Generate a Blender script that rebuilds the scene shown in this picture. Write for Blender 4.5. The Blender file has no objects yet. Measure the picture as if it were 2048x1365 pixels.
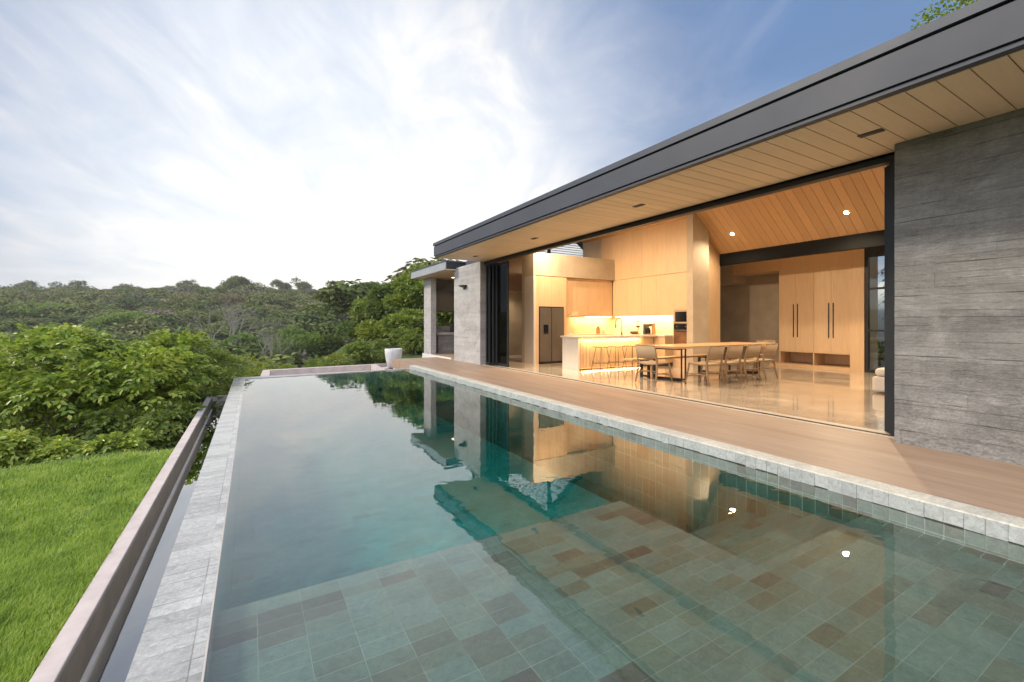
import bpy, bmesh, math, random
import numpy as np
from mathutils import Vector, Matrix
R = math.radians
random.seed(7); rng = np.random.default_rng(11)
sc = bpy.context.scene
col = sc.collection

# ------------------------------------------------------------------ camera
F = 882.0; TH = math.atan(519 / F)
cam_d = bpy.data.cameras.new("camera"); cam = bpy.data.objects.new("camera", cam_d); col.objects.link(cam)
cam_d.sensor_width = 36; cam_d.lens = 36 * F / 2048; cam_d.shift_y = -34.5 / 2048
cam_d.clip_start = 0.05; cam_d.clip_end = 4000
cam.location = (0, 0, 1.25); cam.rotation_euler = (R(90), 0, -TH)
sc.camera = cam

# ------------------------------------------------------------------ render settings
sc.view_settings.view_transform = 'Standard'; sc.view_settings.look = 'None'
sc.view_settings.exposure = 0.75; sc.view_settings.gamma = 1.0
cy = sc.cycles
cy.max_bounces = 8; cy.diffuse_bounces = 4; cy.glossy_bounces = 4; cy.transmission_bounces = 6
cy.transparent_max_bounces = 24; cy.volume_bounces = 0
cy.sample_clamp_indirect = 4.0; cy.caustics_reflective = False; cy.caustics_refractive = False
cy.use_denoising = True

# ------------------------------------------------------------------ node helpers
class NT:
    def __init__(s, tree):
        s.t = tree; s.n = tree.nodes; s.l = tree.links
    def node(s, typ, **kw):
        n = s.n.new(typ)
        for k, v in kw.items(): setattr(n, k, v)
        return n
    def put(s, sock, v):
        if isinstance(v, bpy.types.NodeSocket): s.l.new(v, sock)
        elif v is not None:
            if isinstance(v, (tuple, list)) and len(v) == 3 and sock.type == 'RGBA': v = (*v, 1)
            sock.default_value = v
    def math(s, op, a, b=0.0, c=None, clamp=False):
        n = s.node('ShaderNodeMath', operation=op, use_clamp=clamp)
        s.put(n.inputs[0], a); s.put(n.inputs[1], b)
        if c is not None: s.put(n.inputs[2], c)
        return n.outputs[0]
    def mix(s, fac, a, b, blend='MIX'):
        n = s.node('ShaderNodeMix', data_type='RGBA', blend_type=blend)
        s.put(n.inputs[0], fac); s.put(n.inputs[6], a); s.put(n.inputs[7], b)
        return n.outputs[2]
    def noise(s, vec, scale, detail=4, rough=.55, dist=0.0, color=False):
        n = s.node('ShaderNodeTexNoise')
        s.put(n.inputs['Vector'], vec); n.inputs['Scale'].default_value = scale
        n.inputs['Detail'].default_value = detail; n.inputs['Roughness'].default_value = rough
        n.inputs['Distortion'].default_value = dist
        return n.outputs[1 if color else 0]
    def mapr(s, v, a, b, c=0.0, d=1.0):
        n = s.node('ShaderNodeMapRange'); s.put(n.inputs[0], v)
        for i, x in enumerate((a, b, c, d)): s.put(n.inputs[i + 1], x)
        return n.outputs[0]
    def ramp(s, v, stops, interp='LINEAR'):
        n = s.node('ShaderNodeValToRGB'); s.put(n.inputs[0], v); cr = n.color_ramp; cr.interpolation = interp
        while len(cr.elements) > 1: cr.elements.remove(cr.elements[-1])
        cr.elements[0].position = stops[0][0]; cr.elements[0].color = (*stops[0][1], 1)
        for p, c in stops[1:]:
            e = cr.elements.new(p); e.color = (*c, 1)
        return n.outputs[0]
    def vmul(s, v, t):
        n = s.node('ShaderNodeVectorMath', operation='MULTIPLY'); s.put(n.inputs[0], v); s.put(n.inputs[1], t)
        return n.outputs[0]
    def pos(s): return s.node('ShaderNodeNewGeometry').outputs['Position']
    def obj(s): return s.node('ShaderNodeTexCoord').outputs['Object']
    def island(s): return s.node('ShaderNodeNewGeometry').outputs['Random Per Island']
    def xyz(s, v):
        n = s.node('ShaderNodeSeparateXYZ'); s.put(n.inputs[0], v); return n.outputs
    def comb(s, x, y, z):
        n = s.node('ShaderNodeCombineXYZ'); s.put(n.inputs[0], x); s.put(n.inputs[1], y); s.put(n.inputs[2], z)
        return n.outputs[0]
    def bump(s, h, strength, dist):
        n = s.node('ShaderNodeBump'); s.put(n.inputs['Height'], h)
        n.inputs['Strength'].default_value = strength; n.inputs['Distance'].default_value = dist
        return n.outputs[0]

def newmat(name):
    m = bpy.data.materials.new(name); m.use_nodes = True
    nt = NT(m.node_tree); nt.n.clear()
    out = nt.node('ShaderNodeOutputMaterial')
    return m, nt, out
def principled(nt, out, color, rough=.5, metal=0.0, normal=None, spec=.5, coat=0.0, coatr=.1, emis=None, estr=0.0):
    p = nt.node('ShaderNodeBsdfPrincipled')
    nt.put(p.inputs['Base Color'], color); nt.put(p.inputs['Roughness'], rough)
    nt.put(p.inputs['Metallic'], metal); p.inputs['Specular IOR Level'].default_value = spec
    p.inputs['Coat Weight'].default_value = coat; p.inputs['Coat Roughness'].default_value = coatr
    if normal is not None: nt.l.new(normal, p.inputs['Normal'])
    if emis: p.inputs['Emission Color'].default_value = (*emis, 1); p.inputs['Emission Strength'].default_value = estr
    nt.l.new(p.outputs[0], out.inputs[0])
    return p

# ------------------------------------------------------------------ world: Nishita sky with thin streaked cloud
SUN_AZ = R(14)      # measured from +Y towards +X
world = bpy.data.worlds.new("World"); sc.world = world; world.use_nodes = True
w = NT(world.node_tree); w.n.clear()
wo = w.node('ShaderNodeOutputWorld'); bg = w.node('ShaderNodeBackground')
sky = w.node('ShaderNodeTexSky'); sky.sky_type = 'NISHITA'; sky.sun_disc = False
sky.sun_elevation = R(9); sky.sun_rotation = SUN_AZ; sky.air_density = 1.0; sky.dust_density = 0.6; sky.ozone_density = 2.5
dirv = w.node('ShaderNodeTexCoord').outputs['Generated']
sx, sy, sz = w.xyz(dirv)
up = w.math('MAXIMUM', sz, 0.0)
den = w.math('ADD', up, 0.16)
px_, py_ = w.math('DIVIDE', sx, den), w.math('DIVIDE', sy, den)
ca, sa = math.cos(R(20)), math.sin(R(20))
al = w.math('ADD', w.math('MULTIPLY', py_, ca), w.math('MULTIPLY', px_, sa))
ac = w.math('SUBTRACT', w.math('MULTIPLY', px_, ca), w.math('MULTIPLY', py_, sa))
pw = w.comb(w.math('MULTIPLY', ac, 1.0), w.math('MULTIPLY', al, 0.5), 3.7)
pb = w.comb(w.math('MULTIPLY', ac, 0.75), w.math('MULTIPLY', al, 0.6), 9.1)
streak = w.noise(pw, 2.6, 9, .58, 1.3)
broad = w.noise(pb, 0.8, 5, .55, .4)
fine = w.noise(w.comb(w.math('MULTIPLY', ac, 1.0), w.math('MULTIPLY', al, 0.5), 1.3), 5.0, 8, .65, .8)
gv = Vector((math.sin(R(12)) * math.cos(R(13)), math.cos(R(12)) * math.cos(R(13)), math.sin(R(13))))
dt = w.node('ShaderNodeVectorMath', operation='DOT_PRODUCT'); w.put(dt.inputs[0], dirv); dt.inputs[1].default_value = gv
def smap(v, a, b, c=0.0, d=1.0):
    n = w.node('ShaderNodeMapRange', interpolation_type='SMOOTHSTEP'); w.put(n.inputs[0], v)
    for i, x in enumerate((a, b, c, d)): n.inputs[i + 1].default_value = x
    return n.outputs[0]
D_ = dt.outputs['Value']
white = w.math('MULTIPLY', smap(D_, .58, .995), .70)
elevf = w.math('POWER', w.math('SUBTRACT', 1.0, up), 4.0)
burn = smap(D_, .74, 1.0)
wisp = w.math('MULTIPLY', w.mapr(streak, .50, .68), w.mapr(broad, .42, .58))
var = w.math('ADD', w.math('MULTIPLY', w.math('SUBTRACT', broad, .5), 1.0), w.math('MULTIPLY', w.math('SUBTRACT', streak, .5), .75))
var = w.math('ADD', var, w.math('MULTIPLY', w.math('SUBTRACT', fine, .5), .22))
cm = w.math('ADD', white, w.math('MULTIPLY', elevf, .38))
cm = w.math('ADD', cm, var)
cm = w.math('ADD', cm, w.math('MULTIPLY', wisp, .22))
cm = w.math('ADD', cm, smap(D_, .45, -.3, 0.0, .65), clamp=True)
skyc = w.node('ShaderNodeVectorMath', operation='SCALE'); w.put(skyc.inputs[0], sky.outputs[0]); skyc.inputs['Scale'].default_value = 0.15
base = w.mix(.85, skyc.outputs[0], w.mix(w.math('ADD', elevf, w.math('MULTIPLY', burn, .45), clamp=True), (.215, .385, .74), (.52, .68, .88)))
cloudc = w.mix(w.math('ADD', w.math('MULTIPLY', smap(D_, .72, .98), .9), w.math('ADD', smap(D_, .35, -.2, 0.0, .9), w.math('MULTIPLY', wisp, .25)), clamp=True), (.62, .65, .77), (.97, .935, .875))
fin = w.mix(cm, base, cloudc)
below = w.mapr(sz, -.02, 0.02)
fin = w.mix(below, (.12, .13, .11), fin)
w.put(bg.inputs[0], fin); w.put(bg.inputs[1], w.math('MULTIPLY', w.mapr(dt.outputs['Value'], .40, -.30, .47, 1.9), w.math('MULTIPLY', w.math('ADD', 1.0, w.math('MULTIPLY', burn, .62)), w.math('ADD', 1.0, w.math('ADD', w.math('MULTIPLY', w.math('SUBTRACT', streak, .52), .26), w.math('MULTIPLY', w.math('SUBTRACT', fine, .52), .14))))))  # sky opposite the glow is boosted, out of view, to brighten the scene
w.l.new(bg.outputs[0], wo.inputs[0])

# soft low sun behind thin cloud
sd = bpy.data.lights.new("sun", 'SUN'); sd.energy = 2.4; sd.angle = R(12); sd.color = (1, .88, .68)
so = bpy.data.objects.new("sun", sd); col.objects.link(so)
sdir = Vector((math.sin(R(-62)) * math.cos(R(38)), math.cos(R(-62)) * math.cos(R(38)), math.sin(R(38))))
so.rotation_euler = sdir.to_track_quat('Z', 'Y').to_euler(); so.location = (-8, 6, 14)

# ------------------------------------------------------------------ object helpers
def tag(o, label=None, cat=None, group=None, kind=None):
    if label: o['label'] = label
    if cat: o['category'] = cat
    if group: o['group'] = group
    if kind: o['kind'] = kind
    return o
def empty(name, loc=(0, 0, 0), rz=0.0, label=None, cat=None, group=None):
    o = bpy.data.objects.new(name, None); col.objects.link(o); o.location = loc; o.rotation_euler = (0, 0, rz)
    o.empty_display_size = .2
    return tag(o, label, cat, group)
class MB:
    def __init__(s): s.v = []; s.f = []
    def add(s, vs, fs):
        n = len(s.v); s.v += [tuple(v) for v in vs]; s.f += [tuple(i + n for i in f) for f in fs]; return s
    def box(s, x0, x1, y0, y1, z0, z1):
        return s.add([(x0, y0, z0), (x1, y0, z0), (x1, y1, z0), (x0, y1, z0), (x0, y0, z1), (x1, y0, z1), (x1, y1, z1), (x0, y1, z1)],
                     [(0, 3, 2, 1), (4, 5, 6, 7), (0, 1, 5, 4), (1, 2, 6, 5), (2, 3, 7, 6), (3, 0, 4, 7)])
    def prism(s, poly, z0, z1):
        n = len(poly)
        return s.add([(x, y, z0) for x, y in poly] + [(x, y, z1) for x, y in poly],
                     [tuple(reversed(range(n))), tuple(range(n, 2 * n))] + [(i, (i + 1) % n, n + (i + 1) % n, n + i) for i in range(n)])
    def prism_y(s, poly, y0, y1):      # poly in (x, z), anticlockwise seen from -Y
        n = len(poly)
        return s.add([(x, y0, z) for x, z in poly] + [(x, y1, z) for x, z in poly],
                     [tuple(range(n)), tuple(reversed(range(n, 2 * n)))] + [((i + 1) % n, i, n + i, n + (i + 1) % n) for i in range(n)])
    def tube(s, pts, r, n=8, r1=None):
        pts = [Vector(p) for p in pts]; m = len(pts); vs = []; fs = []
        up = None
        for i, p in enumerate(pts):
            t = (pts[min(i + 1, m - 1)] - pts[max(i - 1, 0)]).normalized()
            if up is None: up = Vector((0, 0, 1)) if abs(t.z) < .9 else Vector((1, 0, 0))
            a = t.cross(up).normalized(); b = a.cross(t).normalized(); up = b
            rr = r if r1 is None else r + (r1 - r) * i / (m - 1)
            if isinstance(r, (list, tuple)): rr = r[i]
            for k in range(n):
                an = 2 * math.pi * k / n
                vs.append(p + a * math.cos(an) * rr + b * math.sin(an) * rr)
        for i in range(m - 1):
            for k in range(n):
                fs.append((i * n + k, i * n + (k + 1) % n, (i + 1) * n + (k + 1) % n, (i + 1) * n + k))
        fs.append(tuple(reversed(range(n)))); fs.append(tuple(range((m - 1) * n, m * n)))
        return s.add(vs, fs)
    def lathe(s, prof, cx=0, cy=0, n=40):
        vs = []; fs = []
        for r, z in prof:
            for k in range(n):
                a = 2 * math.pi * k / n; vs.append((cx + r * math.cos(a), cy + r * math.sin(a), z))
        for i in range(len(prof) - 1):
            for k in range(n):
                fs.append((i * n + k, i * n + (k + 1) % n, (i + 1) * n + (k + 1) % n, (i + 1) * n + k))
        fs.append(tuple(reversed(range(n)))); fs.append(tuple(range((len(prof) - 1) * n, len(prof) * n)))
        return s.add(vs, fs)
    def build(s, name, mat, parent=None, bevel=0.0, smooth=False, seg=2):
        me = bpy.data.meshes.new(name); me.from_pydata(s.v, [], s.f); me.update()
        if isinstance(mat, (list, tuple)):
            for m_ in mat: me.materials.append(m_)
        elif mat: me.materials.append(mat)
        o = bpy.data.objects.new(name, me); col.objects.link(o)
        if parent: o.parent = parent
        if bevel:
            b = o.modifiers.new("bevel", 'BEVEL'); b.width = bevel; b.segments = seg; b.limit_method = 'ANGLE'
        if smooth:
            for p in me.polygons: p.use_smooth = True
        return o
def npmesh(name, verts, quads, mat, parent=None, tone=None, tri=False, smooth=False):
    me = bpy.data.meshes.new(name); k = 3 if tri else 4; nf = len(quads)
    me.vertices.add(len(verts)); me.vertices.foreach_set('co', np.asarray(verts, dtype=np.float32).ravel())
    me.loops.add(nf * k); me.loops.foreach_set('vertex_index', np.asarray(quads, dtype=np.int32).ravel())
    me.polygons.add(nf); me.polygons.foreach_set('loop_start', np.arange(nf, dtype=np.int32) * k)
    me.polygons.foreach_set('loop_total', np.full(nf, k, dtype=np.int32))
    if smooth: me.polygons.foreach_set('use_smooth', np.ones(nf, dtype=bool))
    if tone is not None:
        a = me.attributes.new('tone', 'FLOAT', 'FACE'); a.data.foreach_set('value', np.asarray(tone, dtype=np.float32))
    me.update(calc_edges=True)
    me.materials.append(mat)
    o = bpy.data.objects.new(name, me); col.objects.link(o)
    if parent: o.parent = parent
    return o
def children(o): return [c for c in bpy.data.objects if c.parent == o]
def copy_tree(o, parent=None):
    kids = children(o)
    c = o.copy(); col.objects.link(c); c.parent = parent
    for ch in kids: copy_tree(ch, c)
    return c
def place(px, d):       # a spot on the ground plan, by bearing and distance
    r = (px - 1024) / F * d
    return r * math.cos(TH) + d * math.sin(TH), -r * math.sin(TH) + d * math.cos(TH)

# ------------------------------------------------------------------ materials
def mat_plain(name, c, rough=.5, metal=0.0, var=.12, scale=6, spec=.5, coat=0.0, bump=0.0):
    m, nt, out = newmat(name); p = nt.pos()
    n = nt.noise(p, scale, 5, .6)
    f = nt.mapr(n, .3, .7, 1 - var, 1 + var)
    cc = nt.vmul(nt.comb(*[float(x) for x in c]), nt.comb(f, f, f))
    nrm = nt.bump(nt.noise(p, scale * 14, 4, .6), bump, .004) if bump else None
    principled(nt, out, cc, nt.mapr(n, .3, .7, rough * .85, min(1, rough * 1.15)), metal, nrm, spec, coat)
    return m
def mat_concrete(name, c0, c1, c2, board=.155, rough=.75, seams=1.0, bump=.6, spec=.35):
    m, nt, out = newmat(name); p = nt.pos(); x, y, z = nt.xyz(p)
    wob = nt.math('MULTIPLY', nt.noise(p, .9, 3), .03)
    zz = nt.math('DIVIDE', nt.math('ADD', z, wob), board)
    fl = nt.math('FLOOR', zz); fr = nt.math('FRACT', zz)
    wn = nt.node('ShaderNodeTexWhiteNoise', noise_dimensions='1D'); nt.put(wn.inputs['W'], fl)
    streak = nt.noise(nt.vmul(p, (2.2, 2.2, 17)), 2.0, 10, .78, 1.4)
    fines = nt.noise(nt.vmul(p, (16, 16, 42)), 3, 8, .8)
    blot = nt.noise(nt.vmul(p, (1.1, 1.1, 1.9)), 1.2, 8, .70, 1.2)
    vert = nt.noise(nt.vmul(p, (9, 9, 1.2)), 2.0, 6, .65)
    rough_ = nt.noise(nt.vmul(p, (6, 6, 13)), 3.2, 9, .85, 1.5)
    lowm = nt.mapr(z, 0.0, 1.1, 1.0, .35)
    v = nt.math('ADD', nt.math('MULTIPLY', streak, .26), nt.math('MULTIPLY', blot, .40))
    v = nt.math('ADD', v, nt.math('ADD', nt.math('MULTIPLY', nt.math('SUBTRACT', rough_, .5), nt.math('MULTIPLY', lowm, .75)), .08))
    v = nt.math('ADD', v, nt.math('MULTIPLY', nt.island(), .045))
    v = nt.math('ADD', v, nt.math('MULTIPLY', fines, .16))
    v = nt.math('ADD', v, nt.math('MULTIPLY', vert, .08))
    c = nt.ramp(v, [(.42, c0), (.54, c1), (.68, c2)])
    edge = nt.math('MINIMUM', fr, nt.math('SUBTRACT', 1.0, fr))
    seam = nt.mapr(edge, 0.0, .05, 1.0, 0.0)
    seam = nt.math('MULTIPLY', seam, nt.mapr(nt.noise(nt.vmul(p, (1, 1, 8)), 2.5, 5), .42, .62))
    c = nt.mix(nt.math('MULTIPLY', seam, .55 * seams), c, (c0[0] * .35, c0[1] * .35, c0[2] * .36))
    pits = nt.mapr(nt.noise(nt.vmul(p, (1, 1, 2.5)), 38, 3, .6), .66, .74)
    c = nt.mix(nt.math('MULTIPLY', pits, .5), c, (c0[0] * .5, c0[1] * .5, c0[2] * .5))
    h = nt.math('SUBTRACT', nt.math('ADD', nt.math('ADD', streak, nt.math('MULTIPLY', rough_, .8)), nt.math('MULTIPLY', fines, .7)), nt.math('ADD', nt.math('MULTIPLY', seam, 1.2 * seams), nt.math('MULTIPLY', pits, .6)))
    principled(nt, out, c, rough, 0, nt.bump(h, bump, .012), spec)
    return m
def mat_wood(name, c0, c1, axis=2, rough=.45, board_var=.12, grain=1.0, spec=.4, coat=0.0, stretch=1.0):
    m, nt, out = newmat(name); p = nt.pos()
    isl = nt.island()
    off = nt.comb(nt.math('MULTIPLY', isl, 37.0), nt.math('MULTIPLY', isl, 17.0), nt.math('MULTIPLY', isl, 53.0))
    va = nt.node('ShaderNodeVectorMath', operation='ADD'); nt.put(va.inputs[0], p); nt.put(va.inputs[1], off)
    s_ = [14.0, 14.0, 14.0]; s_[axis] = .9 * stretch
    g = nt.noise(nt.vmul(va.outputs[0], tuple(s_)), 1.6, 7, .62, 1.2)
    s2 = [70.0, 70.0, 70.0]; s2[axis] = 2.4 * stretch
    g2 = nt.noise(nt.vmul(va.outputs[0], tuple(s2)), 1.4, 4, .6)
    v = nt.math('ADD', nt.math('MULTIPLY', g, .7), nt.math('MULTIPLY', g2, .3))
    v = nt.mapr(v, .5 - .2 / grain, .5 + .2 / grain)
    c = nt.mix(v, c0, c1)
    bf = nt.mapr(isl, 0, 1, 1 - board_var, 1 + board_var)
    c = nt.vmul(c, nt.comb(bf, bf, bf))
    principled(nt, out, c, nt.mapr(g2, .3, .7, rough * .85, rough * 1.15), 0, nt.bump(g2, .12, .002), spec, coat)
    return m
def mat_leaf(name, stops, transl=.35, rough=.45, noise_scale=1.2, clump=.35):
    m, nt, out = newmat(name)
    isl = nt.island(); p = nt.pos()
    n = nt.noise(p, noise_scale, 3, .6)
    v = nt.math('ADD', nt.math('MULTIPLY', isl, 1 - clump), nt.math('MULTIPLY', nt.mapr(n, .3, .7), clump))
    c = nt.ramp(v, stops)
    pr = principled(nt, out, c, rough, 0, None, .35)
    tr = nt.node('ShaderNodeBsdfTranslucent'); nt.put(tr.inputs[0], nt.mix(.5, c, (.35, .5, .05), 'MIX'))
    mx = nt.node('ShaderNodeMixShader'); mx.inputs[0].default_value = transl
    nt.l.new(pr.outputs[0], mx.inputs[1]); nt.l.new(tr.outputs[0], mx.inputs[2]); nt.l.new(mx.outputs[0], out.inputs[0])
    return m
def mat_tiles(name, axes, size, palette, grout, gw=.004, off=(0, 0), rough=.45, run=.55, wet=.0, bump=.25, stagger=0.0):
    """stone tiles laid on a grid in two world axes, each tile its own colour"""
    m, nt, out = newmat(name); p = nt.pos(); q = nt.xyz(p)
    a = nt.math('DIVIDE', nt.math('ADD', q[axes[0]], off[0]), size[0]); b = nt.math('DIVIDE', nt.math('ADD', q[axes[1]], off[1]), size[1])
    if stagger:
        wn0 = nt.node('ShaderNodeTexWhiteNoise', noise_dimensions='1D'); nt.put(wn0.inputs['W'], nt.math('FLOOR', b))
        a = nt.math('ADD', a, nt.math('MULTIPLY', nt.math('FLOOR', nt.math('MULTIPLY', wn0.outputs[0], 2.0)), stagger))
    fa, fb = nt.math('FLOOR', a), nt.math('FLOOR', b)
    wn = nt.node('ShaderNodeTexWhiteNoise', noise_dimensions='3D')
    nt.put(wn.inputs['Vector'], nt.comb(fa, fb, 3.0))
    big = nt.noise(nt.comb(nt.math('MULTIPLY', fa, .31), nt.math('MULTIPLY', fb, .23), 0.0), 1.0, 2)
    v = nt.math('ADD', nt.math('MULTIPLY', wn.outputs[0], run), nt.math('MULTIPLY', nt.mapr(big, .3, .7), 1 - run))
    c = nt.ramp(v, palette)
    st = nt.noise(p, 30, 9, .8, .9); st2 = nt.noise(p, 5, 5, .6)
    f = nt.math('ADD', nt.mapr(st, .3, .7, .62, 1.36), nt.mapr(st2, .3, .7, -.12, .12))
    c = nt.vmul(c, nt.comb(f, f, f))
    spots = nt.mapr(nt.noise(p, 120, 3, .5), .68, .75)
    c = nt.mix(nt.math('MULTIPLY', spots, .5), c, (.03, .035, .03))
    ea = nt.math('MULTIPLY', nt.math('MINIMUM', nt.math('FRACT', a), nt.math('SUBTRACT', 1.0, nt.math('FRACT', a))), size[0])
    eb = nt.math('MULTIPLY', nt.math('MINIMUM', nt.math('FRACT', b), nt.math('SUBTRACT', 1.0, nt.math('FRACT', b))), size[1])
    e = nt.math('MINIMUM', ea, eb)
    gm = nt.mapr(e, gw * .35, gw * .7, 1.0, 0.0)
    gm = nt.math('MULTIPLY', gm, nt.mapr(nt.noise(p, 3.1, 4, .6), .38, .60, .15, 1.0))
    c = nt.mix(nt.math('MULTIPLY', gm, .85), c, grout)
    h = nt.math('SUBTRACT', nt.math('MULTIPLY', st, .5), gm)
    principled(nt, out, c, rough, 0, nt.bump(h, bump, .004), .5)
    return m
def mat_emit(name, c, s):
    m, nt, out = newmat(name); e = nt.node('ShaderNodeEmission'); nt.put(e.inputs[0], c); e.inputs[1].default_value = s
    nt.l.new(e.outputs[0], out.inputs[0]); return m
def mat_glass(name, tint=(.9, .95, .95), refl=1.0):
    m, nt, out = newmat(name)
    t = nt.node('ShaderNodeBsdfTransparent'); nt.put(t.inputs[0], tint)
    g = nt.node('ShaderNodeBsdfGlossy'); g.inputs['Roughness'].default_value = 0.0
    fr = nt.node('ShaderNodeFresnel'); fr.inputs[0].default_value = 1.5
    mx = nt.node('ShaderNodeMixShader'); nt.put(mx.inputs[0], nt.math('MULTIPLY', fr.outputs[0], refl))
    nt.l.new(t.outputs[0], mx.inputs[1]); nt.l.new(g.outputs[0], mx.inputs[2]); nt.l.new(mx.outputs[0], out.inputs[0]); return m
def mat_water(name, absorb, density, bump=.04, tint=(1, 1, 1), power=2.75):
    m, nt, out = newmat(name); p = nt.pos()
    n1 = nt.noise(nt.vmul(p, (1, 1, 0)), 2.3, 3, .5, .3)
    n2 = nt.noise(nt.vmul(p, (1, 1, 0)), 14, 2, .5)
    x, y, z = nt.xyz(p)
    # one slow ring spreading over the surface from a drip by the edge
    dx = nt.math('SUBTRACT', x, 1.35); dy = nt.math('SUBTRACT', y, 6.4)
    dist = nt.math('SQRT', nt.math('ADD', nt.math('MULTIPLY', dx, dx), nt.math('MULTIPLY', dy, dy)))
    env = nt.math('MULTIPLY', nt.mapr(dist, 2.25, 2.45), nt.mapr(dist, 2.6, 2.8, 1.0, 0.0))
    ring = nt.math('MULTIPLY', nt.math('SINE', nt.math('MULTIPLY', dist, 62.0)), nt.math('MULTIPLY', env, .030))
    dx2 = nt.math('SUBTRACT', x, 2.3); dy2 = nt.math('SUBTRACT', y, 9.5)
    d2 = nt.math('SQRT', nt.math('ADD', nt.math('MULTIPLY', dx2, dx2), nt.math('MULTIPLY', dy2, dy2)))
    env2 = nt.math('MULTIPLY', nt.mapr(d2, 2.1, 2.3), nt.mapr(d2, 2.4, 2.6, 1.0, 0.0))
    ring2 = nt.math('MULTIPLY', nt.math('SINE', nt.math('MULTIPLY', d2, 50.0)), nt.math('MULTIPLY', env2, .030))
    h = nt.math('ADD', nt.math('ADD', n1, nt.math('MULTIPLY', n2, .05)), nt.math('ADD', ring, ring2))
    b = nt.bump(h, 1.0, bump)
    t = nt.node('ShaderNodeBsdfTransparent'); nt.put(t.inputs[0], tint)
    g = nt.node('ShaderNodeBsdfGlossy'); g.inputs['Roughness'].default_value = 0.0; nt.l.new(b, g.inputs['Normal'])
    lw = nt.node('ShaderNodeLayerWeight'); lw.inputs[0].default_value = .5; nt.l.new(b, lw.inputs['Normal'])
    bf = nt.node('ShaderNodeNewGeometry').outputs['Backfacing']
    fac = nt.math('ADD', .028, nt.math('MULTIPLY', nt.math('POWER', lw.outputs['Facing'], power), .95))
    fac = nt.math('MULTIPLY', fac, nt.math('SUBTRACT', 1.0, bf))
    mx = nt.node('ShaderNodeMixShader'); nt.put(mx.inputs[0], fac)
    nt.l.new(t.outputs[0], mx.inputs[1]); nt.l.new(g.outputs[0], mx.inputs[2]); nt.l.new(mx.outputs[0], out.inputs[0])
    if density:
        va = nt.node('ShaderNodeVolumeAbsorption'); nt.put(va.inputs[0], absorb); va.inputs[1].default_value = density
        nt.l.new(va.outputs[0], out.inputs['Volume'])
    return m

M = {}
M['conc'] = mat_concrete('board_formed_concrete', (.13, .125, .122), (.26, .25, .245), (.45, .435, .43), seams=.8, bump=1.3)
M['concl'] = mat_concrete('pale_board_concrete', (.20, .19, .19), (.36, .345, .345), (.50, .485, .49), board=.135)
M['render'] = mat_plain('smooth_cement_render', (.42, .34, .25), .6, var=.16, scale=1.7, bump=.15)
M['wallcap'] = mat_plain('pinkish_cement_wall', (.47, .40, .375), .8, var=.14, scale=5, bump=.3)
M['wallin'] = mat_plain('dark_brown_cement', (.22, .18, .145), .6, var=.3, scale=5, bump=.3)  # channel inner face and floor, a darker brown than the wall tops
M['fascia'] = mat_plain('grey_metal_fascia', (.052, .056, .074), .55, 0.0, var=.10, scale=1.5, spec=.35)
M['cap'] = mat_plain('roof_edge_flashing', (.05, .057, .08), .5, 0.0, var=.08, scale=2, spec=.4)
M['groove'] = mat_plain('shadow_gap_black', (.008, .009, .012), .6, var=.05)
M['black'] = mat_plain('black_aluminium', (.012, .013, .016), .45, var=.08, spec=.35)
M['soffit'] = mat_wood('soffit_boards', (.66, .50, .34), (.78, .62, .44), axis=0, rough=.5, board_var=.05, grain=.6, stretch=.8)
M['ceil'] = mat_wood('ceiling_boards', (.42, .25, .12), (.55, .34, .18), axis=0, rough=.45, board_var=.08, grain=.7)
M['oak'] = mat_wood('oak_veneer', (.50, .33, .18), (.66, .46, .28), axis=2, rough=.4, board_var=.05, grain=.8)
M['oakh'] = mat_wood('oak_table_top', (.46, .27, .12), (.62, .39, .20), axis=0, rough=.35, board_var=.08, grain=1.0)
M['ash'] = mat_wood('pale_ash_panel', (.50, .43, .36), (.62, .55, .47), axis=2, rough=.45, board_var=.04, grain=.8)
M['teak'] = mat_wood('chair_teak', (.20, .115, .055), (.32, .20, .105), axis=2, rough=.4, board_var=.1, grain=.9)
M['deck'] = None
M['cream'] = mat_plain('cream_stone_counter', (.62, .54, .42), .3, var=.08, scale=9)
M['splash'] = mat_plain('cream_backsplash', (.62, .50, .34), .35, var=.08, scale=4)
M['white'] = mat_plain('white_fabric', (.70, .66, .60), .9, var=.06, scale=20, bump=.4)
M['steel'] = mat_plain('brushed_steel', (.15, .135, .12), .5, .7, var=.08, scale=3)
M['steeld'] = mat_plain('dark_steel', (.05, .05, .055), .3, .9, var=.08, scale=3)
M['blackglass'] = mat_plain('black_glass', (.012, .012, .014), .08, var=.05)
M['bronzeglass'] = mat_plain('oven_door_glass', (.16, .075, .035), .12, var=.2)
M['pot'] = mat_plain('white_glazed_planter', (.58, .57, .58), .45, var=.06, scale=7)
M['glass'] = mat_glass('window_glass', (.86, .90, .90))
M['glassd'] = mat_glass('stacked_door_glass', (.10, .12, .13), .35)
M['lamp'] = mat_emit('lit_lamp_lens', (1, .72, .38), 60)
M['strip'] = mat_emit('lit_led_strip', (1, .66, .26), 9)
M['bark'] = mat_plain('bark', (.13, .095, .065), .85, var=.35, scale=9, bump=.5)
M['barkp'] = mat_plain('pale_bark', (.20, .175, .155), .85, var=.2, scale=6, bump=.3)

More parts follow.
